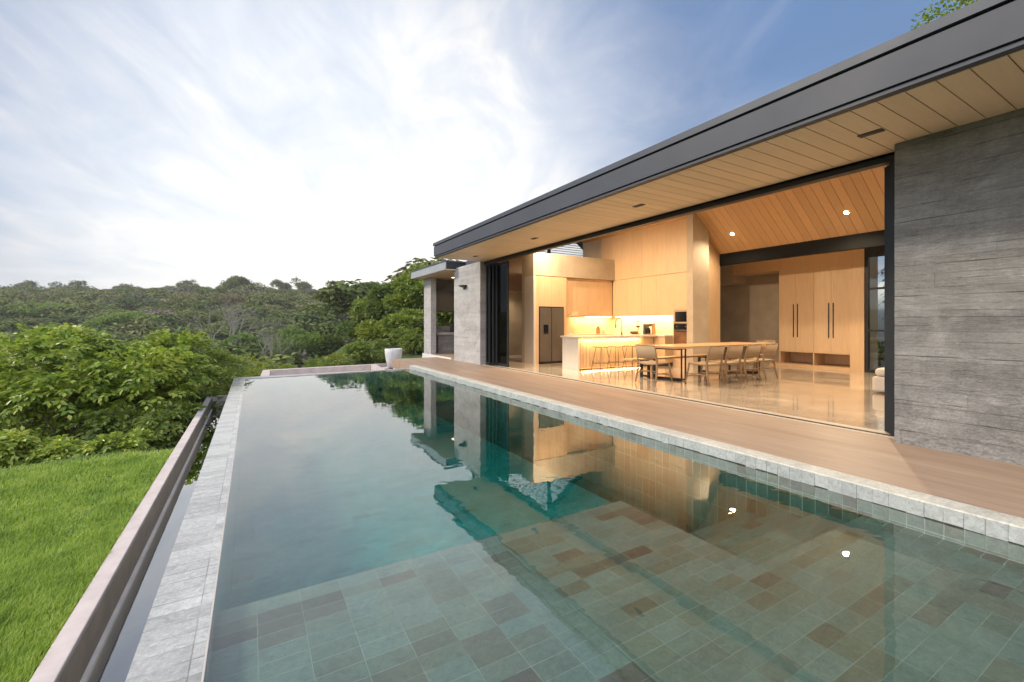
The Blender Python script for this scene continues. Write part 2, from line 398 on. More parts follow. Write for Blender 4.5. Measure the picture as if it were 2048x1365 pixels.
def mk_deck():
    m, nt, out = newmat('brushed_terracotta_deck'); p = nt.pos()
    s = nt.noise(nt.vmul(p, (26, 1.1, 1)), 1.6, 8, .7, .4); b = nt.noise(nt.vmul(p, (4, .35, 1)), 1.3, 5, .6, .3)
    v = nt.math('ADD', nt.math('MULTIPLY', s, .55), nt.math('MULTIPLY', b, .5))
    c = nt.ramp(v, [(.36, (.24, .158, .108)), (.52, (.32, .222, .156)), (.68, (.395, .285, .208))])
    principled(nt, out, c, .48, 0, nt.bump(s, .15, .003), .4); return m
M['deck'] = mk_deck()
def mk_floor():
    m, nt, out = newmat('polished_concrete_floor'); p = nt.pos()
    a = nt.noise(p, 1.6, 8, .68, .7); b = nt.noise(p, 60, 3, .6)
    v = nt.math('ADD', nt.math('MULTIPLY', a, .85), nt.math('MULTIPLY', b, .15))
    c = nt.ramp(v, [(.34, (.38, .30, .22)), (.5, (.50, .41, .31)), (.66, (.60, .51, .40))])
    pr = principled(nt, out, c, nt.mapr(a, .3, .7, .09, .17), 0, None, .6, .6, .06); return m
M['floor'] = mk_floor()
greens = [(0.0, (.042, .038, .028)), (.22, (.066, .058, .040)), (.34, (.085, .090, .060)), (.46, (.090, .112, .082)), (.60, (.100, .132, .104)), (.76, (.092, .116, .092)), (.88, (.075, .078, .052)), (1.0, (.090, .066, .036))]
M['tile'] = mat_tiles('green_stone_pool_tile', (0, 1), (.203, .1), greens, (.20, .215, .175), gw=.0032, off=(-2.66, 0), rough=.5, run=.40)
M['tilew'] = mat_tiles('green_stone_wall_tile', (1, 2), (.1, .2), greens, (.40, .42, .36), gw=.005, rough=.5, run=.6)
M['tiled'] = mat_tiles('green_stone_deep_tile', (0, 1), (.203, .1), [(0, (.16, .20, .14)), (.15, (.25, .34, .28)), (.5, (.32, .44, .38)), (1, (.37, .50, .43))], (.5, .55, .45), gw=.004, off=(-2.66, 0), run=.5)
M['coping'] = mat_tiles('pale_stone_coping', (1, 0), (.1, 3.0), [(0, (.44, .43, .38)), (.5, (.50, .48, .42)), (1, (.55, .52, .45))], (.33, .32, .28), gw=.004, rough=.55, run=.6)
M['weir'] = mat_tiles('wet_grey_weir_stone', (1, 0), (.1, .205), [(0, (.25, .25, .24)), (.5, (.34, .335, .32)), (1, (.42, .415, .395))], (.13, .13, .13), gw=.005, off=(0, .215), rough=.16, run=.7)
M['water'] = mat_water('pool_water_surface', (.05, .66, .66), .95, bump=.0018)
M['basinwater'] = mat_water('basin_water_surface', (.3, .4, .5), 2.5, bump=.0012, power=1.2)

# ================================================================== POOL
WZ = -.11
pool = empty('swimming_pool', (2, 6, -.11), label='long infinity edge pool with green stone tiles beside the deck', cat='swimming pool')
def P(mb, name, mat, parent, **k):
    o = mb.build(name, mat, parent, **k)
    if parent is not None:
        o.matrix_parent_inverse = Matrix.Translation(parent.location).inverted() if parent.rotation_euler[2] == 0 else parent.matrix_world.inverted()
    return o
XR = 4.07
P(MB().box(-.16, XR, 2.72, 12.95, -1.3, -1.10), 'deep_floor', M['tiled'], pool)
P(MB().box(-.16, 2.655, -2.2, 2.72, -1.3, WZ - .12), 'sun_shelf', M['tile'], pool)
P(MB().box(2.655, XR, -2.2, 1.565, -1.3, WZ - .121), 'sun_shelf', M['tile'], pool)
for i, (ya, yb, dz) in enumerate(((1.565, 1.88, .21), (1.88, 2.18, .31), (2.18, 2.48, .43))):
    P(MB().box(2.655, XR, ya, yb, -1.3, WZ - dz), 'step', M['tile'], pool)
P(MB().box(XR - .10, XR + .02, -2.2, 1.5, WZ - .125, WZ - .112), 'border_tile', M['tilew'], pool)
P(MB().box(XR, XR + .08, -2.2, 12.96, -1.3, -.035), 'side_wall', M['tilew'], pool)
P(MB().prism([(XR - .004, -2.2), (4.262, -2.2), (4.262, 12.97), (XR - .004, 12.97)], -.034, .004), 'coping', M['coping'], pool, bevel=.006)
# rough faced coping front, slightly irregular stones
mb = MB(); yy = -2.2; r_ = random.Random(4)
while yy < 12.9:
    q = .0997; dx = r_.uniform(0, .005)
    mb.box(XR - .010 - dx * .6, XR - .001, yy, yy + q, -.100 - r_.uniform(0, .012), -.006); yy += .1
P(mb, 'coping_face', mat_tiles('rough_coping_face', (1, 2), (.1, 3.0), [(0, (.29, .31, .31)), (.5, (.34, .36, .355)), (1, (.39, .405, .40))], (.24, .25, .25), gw=.003, rough=.75, run=.5, bump=1.0), pool)
# left weir wall and back wall
P(MB().prism([(-.425, -2.2), (-.16, -2.2), (-.16, 12.62), (-.40, 13.0)], -2.6, WZ - .002), 'overflow_weir', M['weir'], pool)
P(MB().box(-.168, -.161, -2.2, 12.6, -.3, WZ + .003), 'weir_lip', mat_plain('mineral_edge', (.40, .37, .33), .6), pool)
P(MB().prism([(-.158, 12.63), (4.06, 12.96), (4.062, 13.10), (-.40, 13.01)], -2.6, WZ + .012), 'back_wall', mat_plain('pale_cement_edge', (.36, .34, .32), .6, var=.2), pool)
P(MB().box(-.42, 4.3, -2.6, -2.2, -2.6, WZ + .02), 'near_wall', M['weir'], pool)
# faint lane of brown tiles repaired on the deep floor
wat = MB().prism([(-.163, -2.21), (XR + .03, -2.21), (XR + .03, 12.99), (-.163, 12.66)], -1.5, WZ)
wo_ = wat.build('water', M['water']); tag(wo_, kind='structure')

# catch basin left of weir
basin = empty('overflow_basin', (-.9, 6, -.5), label='narrow cement overflow channel below the left pool edge', cat='basin')
zt = -.52
P(MB().box(-.955, -.845, -3.0, 13.05, -2.6, zt), 'outer_wall', M['wallcap'], basin, bevel=.006)
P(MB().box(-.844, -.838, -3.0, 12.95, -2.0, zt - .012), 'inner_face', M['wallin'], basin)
P(MB().box(-.838, -.812, -3.0, 12.9, -.93, -.766), 'trim_strip', mat_plain('pale_metal_trim', (.70, .64, .58), .4), basin)
P(MB().box(-.844, -.42, 12.95, 13.05, -2.6, zt), 'end_wall', M['wallcap'], basin)
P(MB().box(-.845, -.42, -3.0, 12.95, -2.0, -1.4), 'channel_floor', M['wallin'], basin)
bw = MB().box(-.85, -.41, -3.0, 12.96, -1.5, -.782).build('basin_water', M['basinwater']); tag(bw, kind='structure')

# back basin behind the pool
bb = empty('back_basin', (2.3, 15, -.3), label='pinkish cement walled basin beyond the far pool edge', cat='basin')
P(MB().prism([(.10, 13.03), (.36, 13.04), (.50, 16.75), (.30, 17.02)], -2.4, -.30), 'side_wall', M['wallcap'], bb)
P(MB().prism([(.31, 17.02), (.50, 16.76), (4.05, 17.14), (4.6, 17.44)], -2.4, -.302), 'far_wall', M['wallcap'], bb)
P(MB().prism([(3.55, 13.12), (3.72, 13.12), (4.05, 17.10), (3.86, 17.08)], -2.4, -.299), 'cross_wall', M['wallcap'], bb)
P(MB().prism([(.3, 13.05), (3.9, 13.1), (4.0, 17.1), (.45, 16.8)], -2.4, -1.3), 'basin_floor', M['wallcap'], bb)
P(MB().prism([(4.055, 17.10), (4.58, 17.40), (4.9, 16.9), (4.24, 16.5)], -2.4, -.42), 'ledge', M['wallcap'], bb)
pot = empty('planter', (4.62, 16.72, -.42), label='large white tapered planter standing past the end of the deck', cat='planter')
P(MB().lathe([(.19, -.42), (.22, -.40), (.275, -.15), (.318, .1), (.328, .285), (.318, .305), (.29, .305), (.285, .285), (.275, .22), (.05, .21)], 4.62, 16.72, 48), 'vessel', M['pot'], pot, smooth=False)
for p_ in pot.children[0].data.polygons if pot.children else []: p_.use_smooth = True
P(MB().lathe([(.02, .20), (.27, .20), (.27, .235), (.02, .25)], 4.62, 16.72, 30), 'soil', mat_plain('dark_soil', (.05, .04, .03), .95), pot)

# ================================================================== DECK
deck = MB().prism([(4.262, -4), (6.3, -4), (6.3, 15.65), (4.25, 15.65), (4.08, 13.1), (4.262, 13.0)], -.25, 0.0)
dk = deck.build('deck', M['deck']); tag(dk, kind='structure')
db = MB().prism([(4.16, -4), (6.2, -4), (6.2, 15.6), (4.29, 15.6), (4.16, 13.3)], -2.6, -.252).build('terrace_base', M['wallcap']); tag(db, kind='structure')

# ================================================================== HOUSE
house = empty('house', (10, 6, 0), label='single storey concrete and timber house open to the pool deck', cat='house')
HP = lambda mb, name, mat, **k: P(mb, name, mat, house, **k)
Y0, Y1 = -4.0, 13.05        # interior extent
HP(MB().box(6.3, 15.5, Y0 - .3, Y1 + .2, -.4, 0.0), 'floor', M['floor'])
HP(MB().box(6.02, 6.30, 1.96, 12.06, 0.0, .006), 'threshold', mat_plain('pale_threshold', (.45, .37, .29), .5))
HP(MB().box(6.09, 6.13, 2.06, 11.95, .006, .014), 'door_track', M['black'])
def boards(x0, x1, y0, y1, z0, z1, h, seed):
    mb = MB(); r = random.Random(seed); z = z0
    while z < z1 - .001:
        zz = min(z + h * r.uniform(.85, 1.12), z1)
        if z1 - zz < .05: zz = z1
        y = y0 - r.uniform(0, 1.2)
        while y < y1:
            yy = min(y + r.choice((2.4, 3.0, 3.6)), y1)
            o = r.uniform(0, .006); mb.box(x0 + o, x1, max(y, y0), yy, z, zz - .0015); y = yy + .0015
        z = zz
    return mb
HP(boards(5.84, 6.40, -4.4, 1.965, -.02, 3.148, .15, 5), 'concrete_wall', M['conc'])
HP(boards(5.97, 6.26, 12.06, 14.07, -.02, 3.149, .135, 6), 'concrete_pier', M['concl'])
# roof: overhang, fascia, flashing
RY0, RY1 = -4.6, 12.08
HP(MB().box(4.56, 6.13, RY0, RY1, 3.20, 3.46), 'roof_slab', M['groove'])
HP(MB().box(4.50, 4.553, RY0, RY1 + .01, 3.195, 3.462), 'fascia', M['fascia'])
HP(MB().box(4.55, 6.13, RY1 - .05, RY1 + .008, 3.196, 3.461), 'fascia', M['fascia'])
HP(MB().box(4.52, 4.60, RY0, RY1 - .01, 3.152, 3.184), 'fascia_lip', M['fascia'])
HP(MB().box(4.545, 6.13, RY0, RY1 - .03, 3.462, 3.482), 'shadow_gap', M['groove'])
HP(MB().box(4.48, 6.14, RY0, RY1 + .03, 3.484, 3.565), 'flashing', M['cap'])
mb = MB(); y = RY0; 
while y < RY1 - .02:
    mb.box(4.60, 6.115, y + .004, min(y + .185, RY1 - .012), 3.148, 3.168); y += .19
sf = HP(mb, 'soffit', M['soffit']); 
HP(MB().box(4.58, 6.12, RY0, RY1 - .03, 3.172, 3.19), 'soffit_backing', M['groove'])
# gable ceiling: planks running with the slope
RX, RZ, SL = 9.27, 5.42, .735
def slope_plank(mb, xa, xb, ya, yb, t=.02):
    za, zb = RZ - SL * abs(xa - RX), RZ - SL * abs(xb - RX)
    mb.prism_y([(xa, za), (xb, zb), (xb, zb + t), (xa, za + t)], ya, yb)
mbf, mbb = MB(), MB(); y = Y0
while y < Y1 - .01:
    y2 = min(y + .186, Y1 - .002)
    slope_plank(mbf, 6.17, RX - .01, y + .003, y2); slope_plank(mbb, RX + .01, 12.13, y + .003, y2); y += .19
HP(mbf, 'ceiling_boards', M['ceil']); HP(mbb, 'ceiling_boards', M['ceil'])
mb = MB()
mb.prism_y([(6.1, RZ - SL * 3.17 + .026), (RX, RZ + .026), (12.2, RZ - SL * 2.93 + .026), (12.2, RZ - SL * 2.93 + .22), (RX, RZ + .22), (6.1, RZ - SL * 3.17 + .22)], Y0 - .3, Y1 + .35)
HP(mb, 'gable_roof', M['cap'])
HP(MB().box(12.1, 15.6, Y0 - .3, Y1 + .3, 3.40, 3.62), 'rear_roof', M['cap'])
HP(MB().box(12.26, 14.5, Y0, Y1, 3.26, 3.30), 'rear_ceiling', M['soffit'])
HP(MB().box(12.10, 12.26, Y0, 8.62, 3.0, 3.36), 'steel_beam', mat_plain('matt_black_steel', (.006, .006, .006), .7, spec=.1))
HP(MB().box(12.12, 12.24, 8.33, 8.60, 0, 3.0), 'steel_post', M['black'])
HP(MB().box(6.10, 6.22, 1.966, 12.055, 3.055, 3.147), 'door_header', M['black'])
# end gable with glazed triangle
yg = Y1
HP(MB().box(6.27, 7.38, yg, yg + .2, 0, 3.6), 'end_wall', M['render'])
HP(MB().box(8.45, 12.2, yg, yg + .2, 0, 3.69), 'end_wall', M['render'])
HP(MB().box(7.38, 8.45, yg, yg + .2, 2.42, 3.689), 'end_wall', M['render'])
HP(MB().prism_y([(6.27, 3.3), (6.9, 3.69), (6.27, 3.69)], yg + .01, yg + .19), 'end_wall', M['render'])
win = P(MB().prism_y([(7.02, 3.70), (11.52, 3.70), (RX, 5.36)], yg + .12, yg + .125), 'gable_window', mat_glass('clear_gable_glass', (.97, .98, .98), .5), house)
mb = MB(); mb.box(RX - .05, RX + .05, yg + .02, yg + .1, 3.69, 5.38); mb.box(6.9, 11.6, yg + .02, yg + .1, 3.66, 3.71)
P(mb, 'window_frame', M['black'], house)
mb = MB(); z = 3.78
while z < 5.3:
    hw = (5.40 - z) / SL; mb.box(RX - hw, RX + hw, yg + .17, yg + .20, z, z + .016); z += .085
P(mb, 'louvre_slats', M['black'], house)
HP(MB().box(6.27, 15.5, Y0 - .2, Y0, 0, 5.6), 'near_end_wall', M['render'])
# partition, kitchen wall, stub column
HP(MB().box(7.44, 12.1, 11.86, 12.02, 0, 3.46), 'partition_wall', M['render'])
HP(MB().box(7.44, 7.52, 11.34, 11.86, 2.73, 3.458), 'partition_wall', M['render'])
HP(MB().box(7.52, 10.8, 11.34, 11.86, 2.75, 3.457), 'partition_wall', M['render'])
HP(MB().box(10.80, 12.0, 12.02, 13.05, 0, 4.35), 'kitchen_end_wall', M['render'])
HP(MB().prism_y([(11.16, 0), (12.13, 0), (12.13, 3.3), (11.16, 4.0)], 8.26, 8.44), 'side_wall', M['oak'])
HP(MB().prism_y([(10.60, 0), (11.30, 0), (11.30, 3.90), (10.60, 4.42)], 8.05, 8.255), 'column', M['render'])
mb = MB(); yy = 8.26
while yy < 12.0:
    y2 = min(yy + .46, 12.02); mb.box(10.80, 10.83, yy + .0015, y2 - .0015, 2.755, 4.30); yy += .46
HP(mb, 'upper_panelling', M['oak'])
HP(MB().box(10.835, 11.15, 8.262, 12.0, 2.75, 4.05), 'wall_core', M['render'])
# rear zone
HP(MB().box(14.4, 14.6, 5.3, Y1, 0, 3.3), 'rear_wall', M['render'])
HP(MB().box(13.62, 14.4, 8.82, Y1, 2.6, 3.258), 'rear_bulkhead', M['render'])
# corner sliding door stack at the far end, with glass
def door_panel(x, ya, yb, name_mat, label):
    t = empty('sliding_door', (x, ya, 0.014), label=label, cat='sliding door', group='stacked sliding doors')
    mb = MB(); w_ = .055
    mb.box(x - .02, x + .02, ya, ya + w_, .014, 3.05); mb.box(x - .02, x + .02, yb - w_, yb, .014, 3.05)
    mb.box(x - .019, x + .019, ya + w_, yb - w_, .014, .09); mb.box(x - .019, x + .019, ya + w_, yb - w_, 2.98, 3.05)
    P(mb, 'frame', M['black'], t); P(MB().box(x - .004, x + .004, ya + w_, yb - w_, .09, 2.98), 'pane', M['glassd'], t)
words = ['front', 'second', 'third', 'rearmost']
for k in range(4):
    door_panel(6.135 + k * .05, (11.72, 11.58, 11.46, 10.88)[k], 11.96 + k * .025, None, words[k] + ' panel of the dark glass door stack at the far pier')
for k in range(4):
    x = 6.135 + k * .05
    t = empty('sliding_door', (x, 1.97, .014), label=words[k] + ' black framed panel of the door stack by the big concrete wall', cat='sliding door', group='stacked sliding doors by the wall')
    P(MB().box(x - .021, x + .021, 1.97, 2.085 + k * .038, .014, 3.05), 'frame', M['black'], t)
    P(MB().box(x - .027, x - .0215, 2.01, 2.03, .95, 1.15), 'handle', M['steeld'], t)
# interior door in the end wall
idr = empty('interior_door', (7.5, 13.0, 0), label='half open oak door with black hinges in the far passage', cat='door')
mb = MB(); mb.box(7.385, 7.43, 12.99, 13.24, 0, 2.38); mb.box(8.40, 8.445, 12.99, 13.24, 0, 2.38); mb.box(7.43, 8.40, 12.99, 13.24, 2.34, 2.38)
P(mb, 'frame', M['oak'], idr)
P(MB().prism([(7.47, 13.02), (7.51, 13.00), (7.95, 13.78), (7.91, 13.80)], .01, 2.33), 'leaf', M['oak'], idr)
mb = MB()
for z in (.35, 1.25, 2.0): mb.box(7.44, 7.475, 12.985, 13.02, z, z + .12)
P(mb, 'hinge', M['black'], idr)
HP(MB().box(6.6, 9.4, 14.6, 14.7, 0, 2.6), 'passage_wall', M['render']); HP(MB().box(6.6, 9.4, 13.2, 14.6, 2.6, 2.66), 'passage_ceiling', M['render'])
HP(MB().box(6.6, 9.4, 13.25, 14.6, -.1, 0.0), 'passage_floor', M['floor'])
HP(MB().box(6.5, 6.6, 13.25, 14.6, 0, 2.6), 'passage_wall', M['render'])

# ---- kitchen cabinets
kc = empty('kitchen_cabinets', (9, 11.6, 0), label='tall oak kitchen cabinets wrapping the corner behind the island', cat='cabinets')
KP = lambda mb, name, mat, **k: P(mb, name, mat, kc, **k)
KP(MB().box(7.44, 7.52, 11.335, 11.86, 0, 2.73), 'end_panel', M['ash'])
KP(MB().box(7.52, 7.63, 11.335, 11.86, 0, 2.729), 'filler_panel', M['oak'])
mb = MB(); mb.box(7.635, 8.10, 11.33, 11.85, 1.79, 2.728); mb.box(8.104, 8.60, 11.33, 11.85, 1.79, 2.728); mb.box(8.603, 8.70, 11.33, 11.86, 0, 2.728)
KP(mb, 'tall_cabinet', M['oak'])
mb = MB(); x = 8.703
for wd in (.52, .52, .52, .52): mb.box(x, x + wd - .004, 11.45, 11.85, 1.50, 2.745); x += wd
KP(mb, 'wall_cabinet', M['oak'])
mb = MB(); y = 8.90
for wd in (.62, .62, .62, .68): mb.box(10.80, 11.12, y, y + wd - .004, 1.50, 2.745); y += wd
KP(mb, 'wall_cabinet', M['oak'])
mb = MB(); mb.box(10.79, 11.15, 8.262, 8.895, 1.66, 2.744); mb.box(10.79, 11.15, 8.262, 8.895, 0, .62); mb.box(10.79, 11.15, 8.262, 8.31, .62, 1.66); mb.box(10.79, 11.15, 8.845, 8.895, .62, 1.66)
KP(mb, 'oven_tower', M['oak'])
KP(MB().box(11.125, 11.15, 8.895, 11.86, .90, 1.56), 'backsplash', M['splash'])
KP(MB().box(8.703, 11.124, 11.835, 11.859, .90, 1.56), 'backsplash', M['splash'])
KP(MB().box(10.43, 11.12, 8.90, 11.1, .87, .912), 'counter_top', M['cream'], bevel=.003)
KP(MB().box(8.703, 11.12, 11.10, 11.83, .87, .911), 'counter_top', M['cream'], bevel=.003)
mb = MB(); y = 8.90
for k in range(4): mb.box(10.46, 11.1, y, y + .55, .10, .865); y += .554
mb.box(8.703, 10.4, 11.14, 11.8, .1, .865)
KP(mb, 'base_cabinet', M['oak'])
KP(MB().box(10.50, 11.1, 8.9, 11.7, 0, .099), 'plinth', M['steeld'])
KP(MB().box(10.98, 11.0, 8.93, 11.5, 1.478, 1.496), 'light_strip', M['strip'])
KP(MB().box(9.75, 10.95, 11.66, 11.68, 1.478, 1.496), 'light_strip', M['strip'])
hood = empty('range_hood', (9.35, 11.2, 1.53), label='slim wooden range hood under the cabinets left of the corner', cat='range hood')
P(MB().box(8.86, 9.62, 11.00, 11.449, 1.50, 1.545), 'hood_body', M['oak'], hood)
P(MB().prism_y([(9.0, 1.548), (9.9, 1.548), (9.78, 1.64), (9.0, 1.64)], 11.12, 11.449), 'chimney_cover', M['oak'], hood)
P(MB().box(8.95, 9.55, 11.05, 11.4, 1.49, 1.499), 'filter', M['steeld'], hood)
# fridge
fr = empty('fridge', (8.1, 11.3, 0), label='two door steel fridge with black water dispenser', cat='fridge')
P(MB().box(7.64, 8.598, 11.345, 11.84, .01, 1.785), 'body', M['steeld'], fr)
for (a, b) in ((7.655, 8.085), (8.115, 8.585)): P(MB().box(a, b, 11.305, 11.344, .07, 1.755), 'door', M['steel'], fr, bevel=.006)
P(MB().box(7.79, 7.97, 11.298, 11.304, .93, 1.22), 'dispenser', M['blackglass'], fr)
P(MB().box(8.088, 8.112, 11.31, 11.342, .07, 1.755), 'handle_recess', M['black'], fr)
# oven & microwave
mw = empty('microwave', (10.78, 8.55, 1.26), label='built in black microwave above the oven', cat='microwave')
P(MB().box(10.775, 11.1, 8.312, 8.843, 1.26, 1.655), 'trim', mat_plain('warm_trim', (.45, .33, .22), .35, .3), mw)
P(MB().box(10.765, 10.774, 8.36, 8.79, 1.31, 1.60), 'door', M['blackglass'], mw)
P(MB().tube([(10.76, 8.375, 1.53), (10.752, 8.375, 1.53)], .018, 12), 'knob', M['steel'], mw)
ov = empty('oven', (10.78, 8.55, .64), label='built in oven with brown glass door and steel bar handle', cat='oven')
P(MB().box(10.775, 11.1, 8.312, 8.843, 1.10, 1.235), 'control_panel', M['blackglass'], ov)
P(MB().box(10.772, 11.1, 8.312, 8.843, .64, 1.02), 'door', M['bronzeglass'], ov)
P(MB().box(10.775, 11.1, 8.313, 8.842, 1.022, 1.098), 'door_rail', M['steeld'], ov)
P(MB().tube([(10.745, 8.34, 1.06), (10.745, 8.82, 1.06)], .014, 10), 'handle', M['steel'], ov)
for yk in (8.42, 8.74): P(MB().tube([(10.774, yk, 1.17), (10.755, yk, 1.17)], .022, 14), 'knob', M['steel'], ov)
# island
isl = empty('kitchen_island', (8.7, 9.6, 0), label='fluted oak kitchen island glowing under a pale counter', cat='kitchen island')
P(MB().box(7.52, 7.56, 9.28, 9.98, 0, .868), 'end_panel', M['ash'], isl)
P(MB().box(7.561, 10.42, 9.33, 9.96, .02, .868), 'carcass', M['oak'], isl)
mb = MB(); x = 7.565
while x < 9.82: mb.box(x, x + .034, 9.285, 9.329, .035, .866); x += .0505
P(mb, 'fluting', M['oak'], isl)
mb = MB(); mb.box(9.84, 10.12, 9.29, 9.329, .05, .866); mb.box(10.123, 10.41, 9.29, 9.329, .05, .866)
P(mb, 'cupboard_door', M['oak'], isl)
P(MB().box(7.47, 10.42, 9.16, 10.02, .87, .912), 'counter_top', M['cream'], isl, bevel=.004)
P(MB().box(7.57, 9.86, 9.162, 9.176, .838, .869), 'counter_lip', M['cream'], isl)  # lip added to screen the light strip and its floor reflection
P(MB().box(7.6, 9.84, 9.200, 9.215, .858, .868), 'light_strip', M['strip'], isl)
fc = empty('kitchen_tap', (9.44, 9.62, .912), label='black spring neck kitchen tap on the island', cat='tap')
P(MB().tube([(9.44, 9.62, .912), (9.44, 9.62, 1.28), (9.43, 9.625, 1.36), (9.38, 9.65, 1.405), (9.32, 9.68, 1.40), (9.28, 9.70, 1.34), (9.275, 9.70, 1.24)], .012, 8), 'neck', M['steeld'], fc, smooth=True)
P(MB().tube([(9.275, 9.70, 1.24), (9.275, 9.70, 1.12)], .019, 10), 'spray_head', M['steeld'], fc)
P(MB().tube([(9.44, 9.62, .912), (9.44, 9.62, 1.0)], .022, 12), 'base', M['steeld'], fc)
P(MB().tube([(9.44, 9.62, .98), (9.36, 9.6, 1.02)], .008, 8), 'lever', M['steeld'], fc)
# counter things
c1 = empty('canister', (10.05, 11.35, .912), label='wooden canister with a knobbed lid on the back counter', cat='canister')
P(MB().lathe([(.075, .912), (.08, .93), (.08, 1.10), (.07, 1.115)], 10.05, 11.35, 24), 'jar', M['oakh'], c1); P(MB().lathe([(.05, 1.116), (.055, 1.13), (.02, 1.14), (.025, 1.17), (.01, 1.18)], 10.05, 11.35, 20), 'lid', M['teak'], c1)
c2 = MB().lathe([(.07, .912), (.075, .92), (.075, 1.02), (.068, 1.03), (.06, 1.025)], 10.30, 11.36, 24).build('bowl_jar', M['cream']); tag(c2, 'short cream jar right of the wooden canister', 'jar')
ju = empty('citrus_press', (10.72, 10.2, .912), label='lever citrus press with fruit around its foot on the back counter', cat='citrus press')
P(MB().tube([(10.72, 10.2, .92), (10.72, 10.2, 1.33)], .014, 8), 'stand', M['steeld'], ju); P(MB().tube([(10.72, 10.10, 1.34), (10.72, 10.33, 1.33)], .012, 8), 'lever', M['steeld'], ju)
P(MB().lathe([(.03, 1.12), (.07, 1.16), (.075, 1.19), (.03, 1.2)], 10.72, 10.2, 18), 'cup', M['steel'], ju); P(MB().lathe([(.09, .912), (.09, .93), (.03, .94)], 10.72, 10.2, 18), 'foot', M['steeld'], ju)
fb = empty('fruit_bowl', (10.62, 10.22, .912), label='low bowl heaped with fruit beside the citrus press', cat='bowl')
P(MB().lathe([(.05, .913), (.11, .94), (.145, .99), (.14, .99), (.1, .95), (.02, .93)], 10.58, 10.25, 26), 'bowl', M['teak'], fb)
mb = MB()
for a in range(6):
    an = a * 1.05; mb.lathe([(.005, .965), (.03, .975), (.042, 1.0), (.03, 1.028), (.005, 1.036)], 10.58 + .07 * math.cos(an), 10.25 + .07 * math.sin(an), 12)
P(mb, 'fruit', mat_plain('orange_peel', (.65, .33, .08), .5), fb)
cf = empty('coffee_machine', (10.75, 9.8, .912), label='drip coffee machine with dark glass jug on the back counter', cat='coffee machine')
mb = MB(); mb.box(10.65, 10.85, 9.72, 9.93, .912, .94); mb.box(10.65, 10.85, 9.85, 9.93, .94, 1.25); mb.box(10.65, 10.85, 9.70, 9.85, 1.16, 1.25)
P(mb, 'body', M['steel'], cf, bevel=.006); P(MB().lathe([(.055, .942), (.07, .97), (.07, 1.05), (.045, 1.10), (.048, 1.12)], 10.74, 9.78, 20), 'jug', M['blackglass'], cf)
tag(MB().box(10.72, 10.86, 9.60, 9.645, .912, 1.27).build('chopping_board', M['teak'], bevel=.01), 'upright wooden board right of the coffee machine', 'chopping board')

# ---- wardrobe wall
wd = empty('wardrobe', (13.6, 6.5, 0), label='oak wall of tall cupboards with slim dark handles', cat='wardrobe')
W = lambda mb, name, mat, **k: P(mb, name, mat, wd, **k)
W(MB().box(13.60, 14.35, 5.495, 8.80, 2.845, 3.257), 'header', M['oak'])
W(MB().box(13.55, 14.35, 5.18, 5.492, 0, 3.258), 'side_panel', M['oak'])
W(MB().box(13.63, 14.35, 5.495, 7.33, .43, 2.843), 'carcass', M['oak'])
W(MB().box(14.2, 14.35, 5.495, 7.33, .10, .43), 'niche_back', M['oak'])
W(MB().box(13.61, 14.2, 7.30, 7.333, .081, .427), 'divider', M['oak']); W(MB().box(13.61, 14.2, 6.38, 6.41, .081, .427), 'divider', M['oak']); W(MB().box(13.56, 14.35, 5.495, 7.60, .0, .08), 'plinth', M['oak'])
W(MB().box(13.60, 14.30, 5.495, 7.335, .428, .446), 'niche_shelf', M['oak'])
ds = [7.333, 6.867, 6.394, 5.955, 5.495]
for k in range(4):
    d = W(MB().box(13.602, 13.628, ds[k + 1] + .002, ds[k] - .002, .448, 2.842), 'door', M['oak'])
    yh = ds[k + 1] + .055 if k % 2 == 0 else ds[k] - .055
    h = MB().box(13.585, 13.601, yh - .011, yh + .011, .86, 1.82).build('handle', M['steeld'], d)
# garden window
gw = empty('garden_window', (13.6, 3.5, 0), label='black framed tall window looking onto the rear garden', cat='window')
mb = MB(); mb.box(13.57, 13.67, 5.10, 5.178, 0, 3.25)
for z in (0.0, 1.05, 2.12, 2.95): mb.box(13.58, 13.66, -3.9, 5.10, z, z + (.05 if z else .08))
for y in (-2.0, .3, 2.6): mb.box(13.575, 13.665, y, y + .06, 0, 3.25)
mb.box(13.578, 13.662, -3.9, 5.10, 3.0, 3.25)
P(mb, 'frame', M['black'], gw); P(MB().box(13.615, 13.621, -3.9, 5.12, .05, 3.0), 'pane', M['glass'], gw)

# ---- ottoman
ot = empty('sofa', (10.2, 3.0, 0), label='white upholstered sofa corner at the right edge of the opening', cat='sofa')
P(MB().box(9.66, 10.75, .9, 3.58, .03, .30), 'base', M['white'], ot, bevel=.04, seg=4)
P(MB().box(9.70, 10.72, 1.9, 3.56, .305, .45), 'cushion', M['white'], ot, bevel=.065, seg=5)
P(MB().box(10.45, 10.80, .9, 2.6, .31, .78), 'backrest', M['white'], ot, bevel=.07, seg=4)

# ---- dining set
tb = empty('dining_table', (9.3, 6.75, 0), label='long oak dining table on black steel trestles', cat='dining table')
mb = MB()
for k in range(5): mb.box(7.70, 11.25, 6.27 + k * .19, 6.27 + (k + 1) * .19 - .001, .715, .76)
P(mb, 'table_top', M['oakh'], tb)
for xs in (7.9, 10.7):
    for (xa, ya, xb, yb) in ((xs + .07, 6.34, xs - .10, 6.95), (xs + .30, 6.42, xs + .14, 7.12)):
        mb = MB(); mb.tube([(xa, ya, .015), (xa, ya, .70)], .024, 4); mb.tube([(xb, yb, .015), (xb, yb, .70)], .024, 4)
        mb.tube([(xa, ya, .022), (xb, yb, .022)], .018, 4); mb.tube([(xa, ya, .70), (xb, yb, .70)], .018, 4)
        P(mb, 'leg_frame', M['black'], tb)
bn = empty('bench', (8.9, 7.35, 0), label='long wooden bench with black legs behind the dining table', cat='bench')
